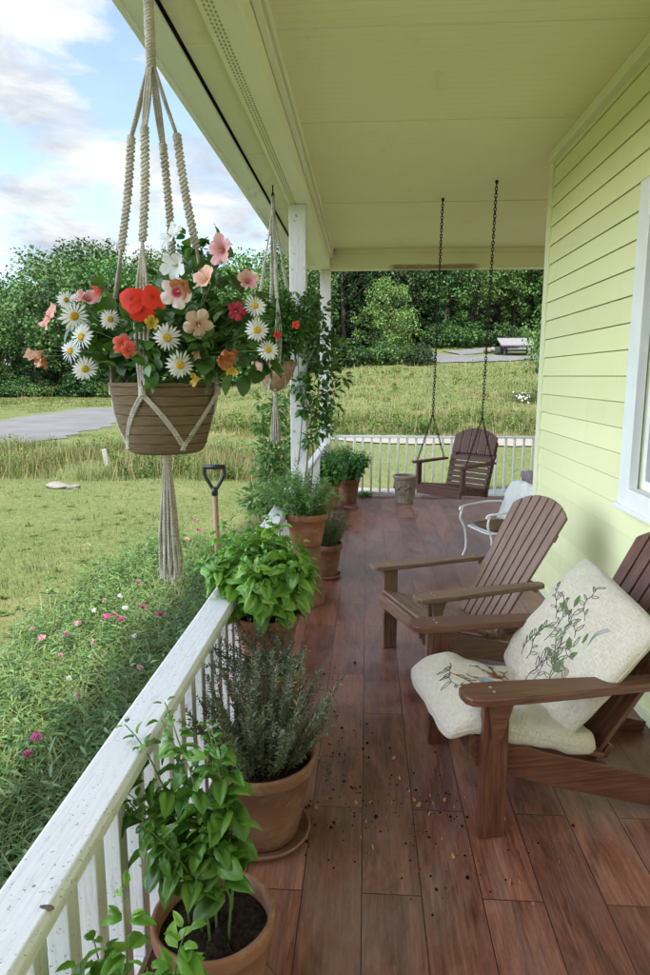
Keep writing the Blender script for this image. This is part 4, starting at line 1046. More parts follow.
def macrame(label, c, ztop, zgather, zs1, zs2, zrim, zbot, ztass, rrim, rbot, a0, cr=.0035, hook=None, group=None, fine=True):
    """c = (x,y) axis; sections from top knot down to tassel"""
    t = thing('macrame_hanger', label, 'plant hanger', (c[0],c[1],ztop), 0, group)
    O = Vector((c[0],c[1],ztop)); st = random.getstate(); random.seed(5)
    def W(x,y,z): return Vector((x,y,z-ztop))
    if hook:
        mb = MB(); zz = hook; 
        nl = max(2,int((hook-ztop)/.028))
        for i in range(nl):
            z0 = zz-.02-(hook-ztop-.02)*i/nl; ring=[]
            for k in range(13):
                a=2*PI*k/12; q=Vector((math.cos(a)*.010,0,math.sin(a)*.02)) if i%2 else Vector((0,math.cos(a)*.010,math.sin(a)*.02)); ring.append(W(0,0,z0)+q)
            mb.tube(ring,.0038,6,False)
        mb.tube([W(0,0,hook+.06),W(0,0,hook-.005)],.006,6); mb.build('hook_chain',M['iron'],t,smooth=True)
    # top wrap
    mb = MB(); 
    prof=[(.013,0),(.016,-.02),(.014,-.06),(.018,-.08),(.015,-.14)]
    mb.tube([W(0,0,ztop),W(0.002,0,ztop-(ztop-zgather)*.5),W(0,0,zgather+.01)],[.011,.013,.016],10)
    twist(mb,[W(0,0,ztop-.01),W(0,0,zgather)],.013,3,.03,.0055,5); mb.build('top_wrap',M['cord'],t,smooth=True)
    for k in range(4):
        a = a0+k*PI/2; ca, sa = math.cos(a), math.sin(a); rad = lambda z: np.interp(z,[zs2,zs1,zgather],[rrim*.72,rrim*.42,.012])
        mb = MB()
        # plain cords from the gather
        for q in (-1,0,1):
            off = Vector((-sa,ca,0))*.009*q
            mb_path = [W(ca*.012,sa*.012,zgather)+off*.4, W(ca*rad(zs1)*.55,sa*rad(zs1)*.55,(zgather+zs1)/2)+off, W(ca*rad(zs1),sa*rad(zs1),zs1)+off*.6]
            twist(mb, smooth_path(mb_path,5), cr*.55, 2, .016, cr*.62, 5)
        # wrapped knot, then the spiral sinnet
        p1 = W(ca*rad(zs1),sa*rad(zs1),zs1); p2 = W(ca*rrim*.72,sa*rrim*.72,zs2)
        for ff in (0,.035): twist(mb,[p1.lerp(p2,ff),p1.lerp(p2,ff+.045)],.0095,3,.012,.0045,5)
        sway = Vector((random.uniform(-.006,.006),random.uniform(-.006,.006),0))
        twist(mb, smooth_path([p1,p1.lerp(p2,.5)+sway,p2],5), cr*1.35, 2, .027, cr*1.2, 6, bead=.7)
        # open cords down to the rim knot
        pr = W(ca*(rrim+.006),sa*(rrim+.006),zrim-.035)
        for q in (-1.2,-.4,.4,1.2):
            off = Vector((-sa,ca,0))*.013*q; mid = p2.lerp(pr,.5)+off*1.5+Vector((ca,sa,0))*.004*abs(q)
            twist(mb, smooth_path([p2,mid,pr+off*.4],4), cr*.5, 2, .015, cr*.6, 5)
        mb.build('cord', M['cord'], t, smooth=True)
        kn = MB(); twist(kn,[pr+Vector((0,0,.014)),pr+Vector((0,0,-.014))],.0075,3,.02,.0055,6); kn.build('knot',M['cord'],t,smooth=True)
        # diamonds over the pot
        for sg in (-1,1):
            ab = a+sg*PI/4; net=MB()
            pb = W(math.cos(ab)*(rbot+.008),math.sin(ab)*(rbot+.008),zbot+.012)
            for dq in (-.005,.005):
                pts=[]
                for i in range(7):
                    f=i/6; aa=a+(ab-a)*f; zz=(zrim-.045)*(1-f)+(zbot+.012)*f; rr=(np.interp(zz,[zbot,zrim-.03],[rbot,rrim])+.007)
                    pts.append(W(math.cos(aa)*rr,math.sin(aa)*rr,zz)+Vector((-math.sin(aa),math.cos(aa),0))*dq)
                pts.append(pb)
                twist(net, smooth_path(pts,2), cr*.5, 2, .015, cr*.65, 5)
            net.build('net_cord',M['cord'],t,smooth=True)
        ab = a+PI/4; pb = W(math.cos(ab)*(rbot+.008),math.sin(ab)*(rbot+.008),zbot+.012)
        kn = MB(); twist(kn,[pb+Vector((0,0,.01)),pb+Vector((0,0,-.012))],.007,3,.02,.005,6)
        twist(kn, smooth_path([pb,pb*.6+W(0,0,zbot-.012)*.4,W(0,0,zbot-.03)],4),cr*.9,2,.016,cr*.8,5); kn.build('knot',M['cord'],t,smooth=True)
    kn = MB(); twist(kn,[W(0,0,zbot-.015),W(0,0,zbot-.06)],.013,4,.03,.006,6); kn.tube([W(0,0,zbot-.01),W(0,0,zbot-.06)],.014,10); kn.build('tassel_knot',M['cord'],t,smooth=True)
    tb = MB(); nt = 34
    for i in range(nt):
        a=i*2.4; q=math.sqrt((i+.5)/nt); z1=ztass+random.uniform(-.02,.05); re=.045*q
        pts=[W(math.cos(a)*.012*q,math.sin(a)*.012*q,zbot-.055)]
        for f in (.3,.6,.85,1.0):
            w=.006*f; pts.append(W(math.cos(a)*(.012+ (re-.012)*f**.8)*q**.2+random.uniform(-w,w), math.sin(a)*(.012+(re-.012)*f**.8)*q**.2+random.uniform(-w,w), zbot-.055+(z1-zbot+.055)*f))
        twist(tb, smooth_path(pts,4), cr*.42, 2, .022, cr*.55, 4, step=.005)
    tb.build('tassel',M['cord'],t,smooth=True); random.setstate(st)
    return t
A1 = at(165,415,2.3); ax1 = (A1.x, 2.3)
zr1 = at(165,380,2.3).z
macrame('large knotted cream macrame hanger carrying the near flower basket', ax1, 3.17, at(165,68,2.3).z, at(150,136,2.3).z, at(132,250,2.3).z, zr1, at(165,449,2.3).z+.008, at(175,580,2.3).z, .186, .128, R(86), .0050, BZ-.0)
t1 = thing('hanging_flower_basket','near hanging basket full of daisies and red and pink blooms','hanging basket',(ax1[0],ax1[1],zr1-.02))
hb = .232; mb = MB(); prof=[(0.001,-hb),(.112,-hb),(.122,-hb+.006)]
NB = 7
for i in range(NB):
    f0,f1=i/NB,(i+1)/NB; zz0=-hb+.006+(hb-.006)*f0; zz1=-hb+.006+(hb-.006)*f1
    rr=lambda z: .122+.058*max(0,(z+hb)/hb)**.62
    prof += [(rr(zz0),zz0+.001),(rr(zz0)+.0035,zz0+.004),(rr(zz1)+.0035,zz1-.003),(rr(zz1)-.001,zz1-.0005)]
prof += [(.186,.0),(.186,.012),(.172,.012),(.168,-.03)]
mb.lathe(prof,64,wob=lambda a,i:.0012*math.sin(9*a+i)); mb.build('basket_pot',M['basket'],t1,smooth=False)
mb=MB(); mb.grid(lambda u,v: Vector((v*.17*math.cos(u*2*PI),v*.17*math.sin(u*2*PI),-.02+.015*math.sin(u*30)*v)),30,5); mb.build('soil',M['soil'],t1)
# foliage: ovate leaves through the mound
LH = leaf_t(.68,.18,.7,5,.4,.75)
def mound(parent, org, blobs, per, size, mat, name='foliage', up=.25, tm=LH, seed=1):
    """blobs: (point, radius) in world; leaves point outwards"""
    b = Bulk(); r_ = np.random.default_rng(seed); P=[];D=[];S=[]
    for (c,r) in blobs:
        n=max(6,int(per*(r/.06)**2)); d=r_.normal(0,1,(n,3)); d/=np.linalg.norm(d,axis=1,keepdims=True)
        q=r*r_.uniform(.25,1.0,n)[:,None]; P.append(np.array(tuple(c-org))+d*q); D.append(d+r_.normal(0,.45,(n,3))+[0,0,up-.3]); S.append(size*r_.uniform(.55,1.25,n))
    P=np.concatenate(P);D=np.concatenate(D);S=np.concatenate(S); n=len(P)
    b.add(tm,P,roll(frames(D,np.tile([0,0,1.],(n,1))+r_.normal(0,.35,(n,3))),r_.normal(0,.35,n)),S); return b.build(name,M[mat],parent)
o1 = Vector(t1.location)
bl = []
for (px,py,Y,r) in ((150,322,2.09,.03),(152,340,2.08,.035),(148,358,2.08,.035),(146,370,2.08,.03),(205,365,2.14,.03),(203,345,2.14,.03),(135,335,2.12,.035),(100,325,2.24,.055),(85,345,2.2,.045),(120,310,2.3,.055),(140,325,2.2,.06),(105,300,2.28,.04),(160,290,2.34,.05),(222,270,2.25,.045),(245,300,2.24,.05),(258,318,2.26,.05),(200,300,2.22,.05),(185,320,2.2,.05),(75,325,2.22,.035),(240,345,2.2,.05),(190,345,2.15,.05),(150,345,2.15,.05),(210,330,2.18,.045),(165,345,2.3,.11),(130,350,2.25,.08),(200,345,2.25,.09),(150,365,2.2,.06),(190,365,2.18,.07),(125,368,2.22,.05),(228,355,2.3,.07),(255,352,2.3,.055),
                    (215,325,2.3,.09),(190,310,2.3,.09),(160,320,2.35,.1),(225,300,2.32,.07),(215,275,2.35,.06),(205,250,2.35,.05),(180,262,2.4,.055),(195,240,2.38,.04),(215,238,2.36,.035),
                    (235,330,2.32,.07),(105,350,2.3,.06),(95,362,2.3,.035),(110,330,2.3,.05),(262,365,2.3,.03),(245,370,2.28,.035),(140,330,2.4,.07),(235,372,2.25,.03),(165,370,2.16,.04),(270,362,2.32,.025),(180,340,2.5,.09),(150,350,2.48,.09),(210,340,2.48,.09)):
    bl.append((at(px,py,Y),r))
mound(t1, o1, bl, 19, .062, 'basketleaf')
mb = MB(); base = o1+Vector((0,0,0))
def stalk(px,py,Y):
    p=at(px,py,Y)-o1; b0=Vector((random.uniform(-.09,.09),random.uniform(-.08,.08),0)); mid=b0.lerp(p,.5)+Vector((0,0,.04)); mb.tube(smooth_path([b0,mid,p],4),.0018,4)
TC = Vector((0,0,H))
def fdir(p, sx=0, sz=0): 
    d=(TC-p).normalized(); return d+Vector((sx,0,sz))
dz = [(74,316,2.14,15),(81,337,2.12,15),(70,351,2.13,14),(85,369,2.13,13),(110,319,2.14,12.5),(66,300,2.2,10),(167,338,2.08,14.5),(180,365,2.07,15.5),(257,330,2.12,14),(255,306,2.17,13),(268,350,2.14,11)]
for (px,py,Y,r) in dz:
    p=at(px,py,Y); rw=r/F*Y*1.02; stalk(px,py,Y); daisy(t1,p-o1,fdir(p,random.uniform(-.75,.6),random.uniform(-.45,.7)),rw*random.uniform(.85,1.05))
bm_ = [(52,319,2.16,14,'p_salmon',-.6,.2,.55),(87,303,2.2,12,'p_mauve',.2,.9,.7),(226,251,2.2,16,'p_mauve',-.3,.3,.6),(176,293,2.1,17,'p_blush',.1,.1,.2),
       (211,284,2.12,15,'p_peach',-.4,.6,.8),(198,324,2.09,15.5,'p_tan',.1,.0,.25),(237,311,2.12,10,'p_crim',0,.1,.3),(247,283,2.18,11,'p_mauve',.4,.4,.8),
       (123,345,2.1,11,'p_coral',-.1,.2,.4),(128,350,2.09,9,'p_coral',.5,-.2,.6),(174,238,2.25,15,'p_white',-.5,.4,.6),(178,264,2.22,14,'p_white',-.1,-.4,.8),(157,308,2.13,9,'p_coral',.6,.1,.5),(82,304,2.2,9,'p_blush',-.4,.6,.9)]
for (px,py,Y,r,m_,sx,sz,cup) in bm_:
    p=at(px,py,Y); stalk(px,py,Y+.03); o=bloom(t1,p-o1,fdir(p,sx*1.5+random.uniform(-.4,.4),sz*1.3+random.uniform(-.3,.4)),r/F*Y*.88,m_,cup=cup*random.uniform(.9,1.4),wav=random.uniform(.04,.09))
    o['label']={'p_salmon':'salmon pink bloom','p_mauve':'dusky pink bloom','p_blush':'blush bloom with crimson throat','p_peach':'peach bloom','p_tan':'tan faded bloom','p_crim':'dark crimson bloom','p_coral':'coral red bloom','p_white':'white bloom'}[m_]
# big scarlet heart-shaped bloom
p=at(143,303,2.06)
for (dx,dzz,rr,a_) in ((-.034,.010,.040,0),(.030,.018,.036,1),(-.008,-.020,.040,2)):
    pm=MB(); m3=face(Vector((0,0,0)),fdir(p,(-.25,.35,0)[a_],(.25,.3,-.2)[a_])).to_3x3()
    def fn(u,v,rr=rr,m3=m3): 
        a=v*2*PI; q=u*rr*(1+.08*math.sin(3*a+a_)+.05*math.sin(7*a)); return m3@Vector((q*math.cos(a),q*math.sin(a),.12*q+.10*rr*math.sin(a*2+a_)*u-.25*q*q/rr))
    pm.grid(fn,7,20); o=pm.build('scarlet_petal',M['p_red'],t1,smooth=True); o.location=p+Vector((dx,.004*a_,dzz))-o1
stalk(143,303,2.08)
for (px,py,Y,r,m_) in ((44,350,2.16,13,'p_peach'),(47,356,2.17,10,'p_orange'),(217,357,2.1,13,'p_orange'),(225,352,2.12,10,'p_orange'),(202,378,2.12,9,'p_yellow'),(188,279,2.12,14,'p_orange'),(104,290,2.2,8,'p_coral'),(232,365,2.14,8,'p_yellow'),(200,350,2.12,7,'p_tan'),(150,322,2.1,9,'p_yellow')):
    p=at(px,py,Y); stalk(px,py,Y+.02); withered(t1,p-o1,Vector((random.uniform(-1,1),-.6,random.uniform(-1,.4))),r/F*Y*.85,m_)
mb.build('flower_stalks',M['petiole'],t1,smooth=True)

# second basket, by the post
A2 = at(275,370,5.55); ax2=(A2.x,5.55); zr2=at(275,362,5.55).z; zb2=at(275,389,5.55).z
macrame('smaller cream macrame hanger carrying the far basket beside the post', ax2, at(277,196,5.55).z, at(277,215,5.55).z, at(277,262,5.55).z, at(277,300,5.55).z, zr2+.02, zb2, at(273,442,5.55).z, .175, .085, R(20), .0055, BZ)
t2 = thing('hanging_herb_basket','far hanging basket of small-leaved green plant with a few red blooms','hanging basket',(ax2[0],ax2[1],zr2)); o2=Vector(t2.location)
hb2=zr2-zb2; mb=MB(); prof=[(0.001,-hb2),(.075,-hb2)]+[(.075+.095*math.sin(f*PI/2)**.9,-hb2+hb2*f) for f in np.linspace(.08,1,9)]+[(.176,.005),(.160,.005)]
mb.lathe(prof,44,wob=lambda a,i:.003*math.sin(20*a+i*PI)); mb.build('basket_bowl',M['wicker'],t2,smooth=True)
LS=leaf_t(.5,.2,.4,2)
mound(t2,o2,[(at(px,py,5.5),r) for px,py,r in ((275,345,.19),(262,340,.12),(292,335,.13),(285,315,.12),(270,318,.10),(300,320,.10),(282,298,.07),(265,300,.05),(310,305,.07),(258,352,.08))],120,.046,'vine',tm=LS,seed=3)
for (px,py) in ((277,335),(296,325),(268,348),(262,330)):
    p=at(px,py,5.33); bloom(t2,p-o2,fdir(p,random.uniform(-.3,.3),.1),.030,'p_red',stamen=False,name='red_bloom')
# climbing vine on the post
t3 = thing('climbing_vine','leafy green vine climbing the near porch post beside the far basket','climbing plant',(PX+.12,5.95,0)); o3=Vector(t3.location)
vm=MB()
for k in range(4):
    ph=k*1.6; pts=[Vector((PX+math.cos(ph+z*2.1)*(.10+.05*math.sin(z*3+k))+.05, 5.98+math.sin(ph+z*2.1)*.11, z))-o3 for z in np.linspace(.02,2.35-k*.12,26)]
    vm.tube(pts,[.007-.0045*i/25 for i in range(26)],5)
vb=[]
vr=random.Random(8)
for (px,py,r) in ((300,322,.11),(312,300,.09),(322,312,.09),(305,345,.11),(318,338,.12),(330,350,.08),(310,365,.11),(326,372,.10),(300,385,.10),(318,395,.10),(332,392,.06),(342,378,.06),(305,408,.08),(322,412,.09),(333,408,.07),(320,430,.08),(310,440,.07),(296,300,.06),(328,428,.06),(336,335,.05)):
    Y=5.85+vr.uniform(-.06,.1); vb.append((at(px,py,Y),r)); c=at(px,py,Y)-o3
    vm.tube(smooth_path([Vector((-.1,.0,c.z-.15)),c*.5+Vector((-.05,0,c.z*.5-.03)),c],3),.003,4)
mound(t3,o3,vb,24,.075,'vine',tm=leaf_t(.5,.2,.6,4),seed=4); vm.build('vine_stem',M['woody'],t3,smooth=True)
# shrub outside the railing by the post
t4 = thing('porch_shrub','loose leafy shrub growing outside the railing behind the vine post','shrub',(-.95,6.6,GZ)); o4=Vector(t4.location)
sb=[(at(px,py,6.5),r) for px,py,r in ((268,452,.15),(285,440,.14),(262,425,.10),(276,410,.12),(288,398,.08),(268,475,.16),(285,470,.16),(255,500,.15),(272,505,.15),(262,402,.06))]
mound(t4,o4,sb,24,.085,'herb',tm=leaf_t(.42,.2,.6,3),seed=5)
sm=MB()
for c,r in sb: sm.tube([Vector((random.uniform(-.05,.05),0,0)),(c-o4)*.5+Vector((0,0,.1)),c-o4],[.008,.006,.002],5)
sm.build('stem',M['woody'],t4,smooth=True)

# ------------------------------------------------------------------ chairs
def arch_slat(mb, x0, x1, y_of_top, L0, M4, t=.02):
    n=6; pts=[(L0,x0)]+[(L0,x1)]
    pts=[(L0,x0),(L0,x1)]+[(y_of_top(x1+(x0-x1)*i/n), x1+(x0-x1)*i/n) for i in range(n+1)]
    mb.prism(pts,t,M4)
def adirondack(label, loc, rz, mat, scale=1.0):
    t=thing('adirondack_chair',label,'chair',loc,rz,None); m=M[mat]; t.scale=(scale,)*3
    HW=.315
    # origin: between the front legs on the floor, sitter faces +x
    for s in (-1,1):
        mb=MB(); mb.box((0,s*HW,.272),(.095,.036,.544)); mb.build('front_leg',m,t,bevel=.004)
        # side stringer: deep board from front down to the floor at the rear
        mb=MB(); out=[(.06,.385),(.075,.34),(.055,.265),(-.25,.155),(-.62,.045),(-.93,.0),(-.99,.004),(-1.0,.05),(-.80,.105),(-.55,.195),(-.42,.235),(-.2,.30),(-.03,.375)]
        Mx=Matrix(((1,0,0,0),(0,0,1,s*(HW-.037)),(0,1,0,0),(0,0,0,1))); mb.prism(out,.034,Mx); mb.build('side_stringer',m,t,bevel=.004)
        # arm
        mb=MB(); y0=s*(HW+.012); pts=[]
        half=[(.135,.0),(.130,.035),(.112,.058),(.07,.070),(-.10,.068),(-.3,.058),(-.50,.043),(-.66,.040),(-.70,.030),(-.71,0)]
        for (x,w) in half: pts.append((x,y0+w))
        for (x,w) in half[::-1][1:-1]: pts.append((x,y0-w*.92))
        mb.prism(pts,.030,Matrix.Translation((0,0,.560))); mb.build('arm_rest',m,t,bevel=.006)
        for (sx_,sy_) in ((.02,.018),(.02,-.018),(-.62,.0)):
            mb=MB(); mb.lathe([(.0005,.0022),(.004,.0018),(.0052,0)],8,(sx_,y0+sy_,.5752)); mb.build('screw',M['screw'],t,smooth=True)
        mb=MB(); mb.prism([(.04,.543),(-.05,.543),(-.008,.40),(.015,.38)],.03,Matrix(((1,0,0,0),(0,0,1,s*(HW+.036)),(0,1,0,0),(0,0,0,1)))); mb.build('arm_bracket',m,t,bevel=.003)
    mb=MB(); zs=lambda x: .393+ (x-.03)*.32 + .045*max(0,(-.10-x))
    for i in range(7):
        x=.035-i*.074; ang=math.atan(.32); mb.box((x,0,zs(x)+.006),(.066,2*HW-.04,.020),Matrix.Rotation(-ang,3,'Y'))
    mb.box((.072,0,.352),(.022,2*HW-.04,.085)); mb.build('seat_slats',m,t,bevel=.004)
    # back: seven slats, arched top, leaning
    base=Vector((-.44,0,.19)); lean=R(31); ux=Vector((-math.sin(lean),0,math.cos(lean))); uy=Vector((0,1,0)); uz=ux.cross(uy)
    M4=Matrix(((ux.x,uy.x,uz.x,base.x),(ux.y,uy.y,uz.y,base.y),(ux.z,uy.z,uz.z,base.z),(0,0,0,1)))
    Lb=.97
    for i in range(7):
        mb=MB(); w0,w1=.052,.068; c0=(i-3)*.064; c1=(i-3)*.081
        def top(y): return Lb-.10*(abs(y)/.28)**2.4
        n=6; pts=[(0,c0-w0/2),(0,c0+w0/2)]
        for k in range(n+1): yy=c1+w1/2-w1*k/n; pts.append((top(yy),yy))
        mb.prism(pts[::-1],.019,M4); mb.build('back_slat',m,t,bevel=.003)
    mb=MB(); 
    for (l,w) in ((.07,.46),(.42,.64)):
        c=M4@Vector((l,0,.024)); mb.box(c,(.055,w,.025),Matrix((ux,uy,uz)).transposed())
    c=M4@Vector((.74,0,.023)); mb.box(c,(.05,.50,.022),Matrix((ux,uy,uz)).transposed()); mb.build('back_rail',m,t,bevel=.003)
    # bolts
    mb=MB()
    for s in (-1,1):
        for (x,z) in ((.02,.33),(-.02,.30)): mb.lathe([(.0005,.003),(.007,.002),(.008,0)],8,(0,0,0)); 
    return t
fa=math.atan2(-.365,-.93); cA=adirondack('weathered brown slatted adirondack chair, empty, near the house wall',(.275,3.82,0),fa,'chairA',.98)
fb=math.atan2(-.20,-.98); cB=adirondack('reddish brown adirondack chair holding two embroidered linen cushions',(.425,2.655,0),fb,'chairB',1.06)
# cushions
def cushion(name,label,Mx,w,l,th,emb,seedv,sag=None,cat='cushion',ep=3.4,eq=.42):
    t=thing(name,label,cat); t.matrix_world=Mx
    def shape(u,v,sgn):
        a=2*u-1; b_=2*v-1; pin=1-.06*(1-a*a)*0
        ed=(max(0,1-abs(a)**ep))**eq*(max(0,1-abs(b_)**ep))**eq
        cr_=1-.075*(a*b_)**4; px_=a*w/2*(1-.03*(1-b_*b_)*(abs(a)**2))*cr_ ; py_=b_*l/2*(1-.03*(1-a*a)*(abs(b_)**2))*cr_
        wr=.006*math.sin(7*a+3*b_+seedv)*ed+.005*math.sin(11*b_-4*a+seedv)*ed + .004*math.sin(17*a*b_+seedv*2)*ed
        z=sgn*th/2*ed+wr
        if sag: z+=sag(px_,py_)
        return Vector((px_,py_,z))
    mb=MB(); N=46; q_=lambda u: .5-.5*math.cos(PI*u)
    mb.grid(lambda u,v: shape(q_(u),q_(v),1),N,N); mb.grid(lambda u,v: shape(1-q_(u),q_(v),-1),N,N); cv=mb.build('cover',M['linen'],t,smooth=True)
    # piping seam
    mb=MB(); ring=[]
    for k in range(81):
        q=k/80*4; s_=int(q)%4; f=q-int(q)
        u,v=[(f,0),(1,f),(1-f,1),(0,1-f)][s_]; ring.append(shape(u,v,1)*1.0)
    mb.tube(ring,.003,5,False); mb.build('piping',M['linen'],t,smooth=True)
    for (mname,lines,rad) in emb:
        mb=MB()
        for pts in lines:
            P=smooth_path([(a,b_,0) for a,b_ in pts],5) if len(pts)!=7 or mname in ('th_green','th_tan') else [Vector((a,b_,0)) for a,b_ in pts]; out=[]
            for p in P:
                s_=shape(min(.985,max(.015,p.x)),min(.985,max(.015,p.y)),1); out.append(s_+Vector((0,0,.0015)))
            mb.tube(out,rad,5)
        mb.build('embroidery',M[mname],t,smooth=True)
    return t
def leafshape(x,y,a,L,w=.15):
    c,s=math.cos(a),math.sin(a); pts=[(0,0),(.35,w),(.75,w*.7),(1,0),(.75,-w*.7),(.35,-w),(0,0)]
    return [(x+L*(p*c-q*s), y+L*(p*s+q*c)) for p,q in pts]
def fillleaf(x,y,a,L,w=.2):
    return [[(x+L*(p*math.cos(a)-q*k*math.sin(a)), y+L*(p*math.sin(a)+q*k*math.cos(a))) for p,q in ((.02,0),(.35,w),(.7,w*.8),(1,0))] for k in (-1,-.66,-.33,0,.33,.66,1)]
rd=random.Random(4)
def sprig(x,y,a,L,n,m_leaf='th_brown'):
    """a wandering stem with little leaves"""
    st=[(x,y)]; al=a; out=[]; lf=[]
    for i in range(n):
        al+=rd.uniform(-.5,.5); x+=L/n*math.cos(al); y+=L/n*math.sin(al); st.append((x,y))
        lf.append(leafshape(x,y,al+rd.choice((-1,1))*rd.uniform(.6,1.1),L*rd.uniform(.14,.26)))
    return st,lf
def embroid(kind):
    E=[]; br=[];rust=[];dark=[];grn=[];blu=[];tan=[]
    if kind=='seat':
        for (x,y,a,L) in ((.80,.25,1.7,.35),(.78,.5,1.4,.38),(.74,.42,2.2,.3),(.62,.62,1.5,.3),(.68,.3,2.6,.25),(.55,.7,.9,.2),(.85,.4,1.9,.3),(.7,.75,.6,.25),(.88,.6,2.6,.22)):
            st,lf=sprig(x,y,a,L,6); br.append(st); (rust if rd.random()<.5 else dark).extend(lf)
        for i in range(5): blu+= [[(.62+.02*i,.45+.008*i),(.58+.02*i,.52),(.55+.015*i,.60)]]
        for (x,y,a,L) in ((.34,.2,1.2,.3),(.26,.3,1.6,.35),(.42,.15,.8,.2)):
            st,lf=sprig(x,y,a,L,7); br.append(st); rust.extend(lf)
        return [('th_brown',br,.0013),('th_rust',rust,.0011),('th_dark',dark,.0011),('th_blue',blu,.0026)]
    for (x,y,a,L) in ((.16,.45,.35,.42),(.3,.35,.7,.42),(.22,.62,-.3,.3),(.40,.60,.4,.35),(.58,.40,.6,.30),(.55,.68,.5,.3),(.12,.52,-.1,.4),(.25,.3,.2,.35),(.2,.7,.1,.3),(.70,.45,1.2,.25)):
        st,lf=sprig(x,y,a,L,7); dark.append(st); (dark if rd.random()<.6 else grn).extend(lf)
    for (x,y,a,L) in ((.36,.40,.2,.09),(.38,.44,1.4,.09),(.34,.38,-1.1,.08),(.50,.36,.9,.09),(.47,.33,-.6,.08),(.62,.62,.9,.08),(.70,.60,.1,.09),(.66,.66,1.8,.08),(.60,.30,.4,.07),(.42,.33,2.5,.07)):
        grn+=fillleaf(x,y,a,L)
    for i in range(6): tan+=[[(.30,.26+.012*i),(.36,.24+.014*i),(.42,.25+.008*i)]]
    for i in range(3): blu+=[[(.78,.22+.012*i),(.70,.25+.01*i),(.62,.24)]]
    return [('th_dark',dark,.0011),('th_green',grn,.0015),('th_tan',tan,.0012),('th_blue',blu,.0011)]
Bm=Matrix.Translation(cB.location)@Matrix.Rotation(fb,4,'Z')@Matrix.Scale(1.06,4)
seat_M=Bm@Matrix.Translation((-.135,.03,.378))@Matrix.Rotation(-math.atan(.30),4,'Y')
def sag(x,y): return -3.2*max(0,x-.14)**2
cushion('seat_cushion','flat cream linen seat cushion embroidered with brown sprigs and a blue bird',seat_M,.60,.58,.115,embroid('seat'),1.0,sag,'cushion',7,.36)
pil_M=Bm@Matrix.Translation((-.47,.0,.665))@Matrix.Rotation(R(-90+33),4,'Y')@Matrix.Rotation(R(180),4,'Z')
pil_M=Bm@Matrix.Translation((-.440,.015,.580))@Matrix.Rotation(R(57),4,'Y')@Matrix.Rotation(R(180-10),4,'Z')
cushion('back_pillow','square cream linen pillow embroidered with a leafy green branch, leaning on the chair back',pil_M,.62,.66,.125,embroid('back'),2.2,None,'pillow')

# ------------------------------------------------------------------ porch swing
hkA=onz(443,198,CZ); hkB=onz(497,180,CZ)
ctr=(hkA+hkB)/2; lat=(hkB-hkA).normalized(); fr=math.atan2(-.72,-.69)
t=thing('porch_swing','dark brown wooden chair swing with arched back hanging on chains','swing',(.88,6.62,.565),fr); m=M['swing']; t.scale=(.86,)*3
SW=.29
mb=MB()
for i in range(6): x=.24-i*.078; mb.box((x,0,.135-.02*abs(i-0)*.55),(.068,2*SW,.02))
mb.build('seat_slats',m,t,bevel=.003)
mb=MB()
for s in (-1,1): mb.beam((.27,s*(SW-.03),.10),(-.30,s*(SW-.03),.02),.035,.075)
mb.box((.285,0,.075),(.025,2*SW+.04,.10)); mb.box((-.27,0,.015),(.03,2*SW,.075)); mb.build('seat_frame',m,t,bevel=.003)
ln=R(17); bu=Vector((-math.sin(ln),0,math.cos(ln))); by=Vector((0,1,0)); bz=bu.cross(by); b0=Vector((-.235,0,.06))
M4=Matrix(((bu.x,by.x,bz.x,b0.x),(bu.y,by.y,bz.y,b0.y),(bu.z,by.z,bz.z,b0.z),(0,0,0,1)))
for i in range(5):
    mb=MB(); c=(i-2)*.121; w=.108; n=5; pts=[(.42,c-w/2),(.42,c+w/2)]
    for k in range(n+1): yy=c+w/2-w*k/n; pts.append((.73-.10*(abs(yy)/.30)**2.2,yy))
    mb.prism(pts[::-1],.02,M4); mb.build('back_slat',m,t,bevel=.003)
for i in range(6):
    mb=MB(); c=M4@Vector((.03+i*.066,0,.0)); mb.box(c,(.054,.60-.006*(5-i),.02),Matrix((bu,by,bz)).transposed()); mb.build('back_slat',m,t,bevel=.003)
mb=MB()
for s in (-1,1): mb.prism([(-.04,s*.275-.03),(-.04,s*.275+.03),(.58,s*.275+.03),(.58,s*.275-.03)],.022,M4@Matrix.Translation((0,0,.023)))
c=M4@Vector((.415,0,.046)); mb.box(c,(.06,.60,.02),Matrix((bu,by,bz)).transposed()); mb.build('back_frame',m,t,bevel=.003)
for s in (-1,1):
    mb=MB(); pts=[(.30,s*.34-.05),(.33,s*.34),(.30,s*.34+.05),(-.30,s*.34+.035),(-.32,s*.34-.03)]
    mb.prism(pts,.024,Matrix.Translation((0,0,.385))); mb.build('arm_rest',m,t,bevel=.003)
    mb=MB(); mb.box((.255,s*(SW+.022),.22),(.07,.03,.31)); mb.build('arm_post',m,t,bevel=.003)
inv=(Matrix.Translation(t.location)@Matrix.Rotation(fr,4,'Z')@Matrix.Scale(.86,4)).inverted()
def chain(parent,p0,p1,link=.034,r=.0042):
    p0,p1=Vector(p0),Vector(p1); d=p1-p0; L=d.length; d.normalize(); n=int(L/(link*.78)); u=d.orthogonal().normalized(); w=d.cross(u); mb=MB()
    for i in range(n):
        c=p0+d*(L*(i+.5)/n); a=u if i%2 else w; a=(a+(w if i%2 else u)*random.uniform(-.4,.4)).normalized(); ring=[]
        for k in range(11):
            q=2*PI*k/10; ring.append(c+d*math.cos(q)*link*.5+a*math.sin(q)*link*.30)
        mb.tube(ring,r,5,False)
    return mb.build('chain',M['iron'],parent,smooth=True)
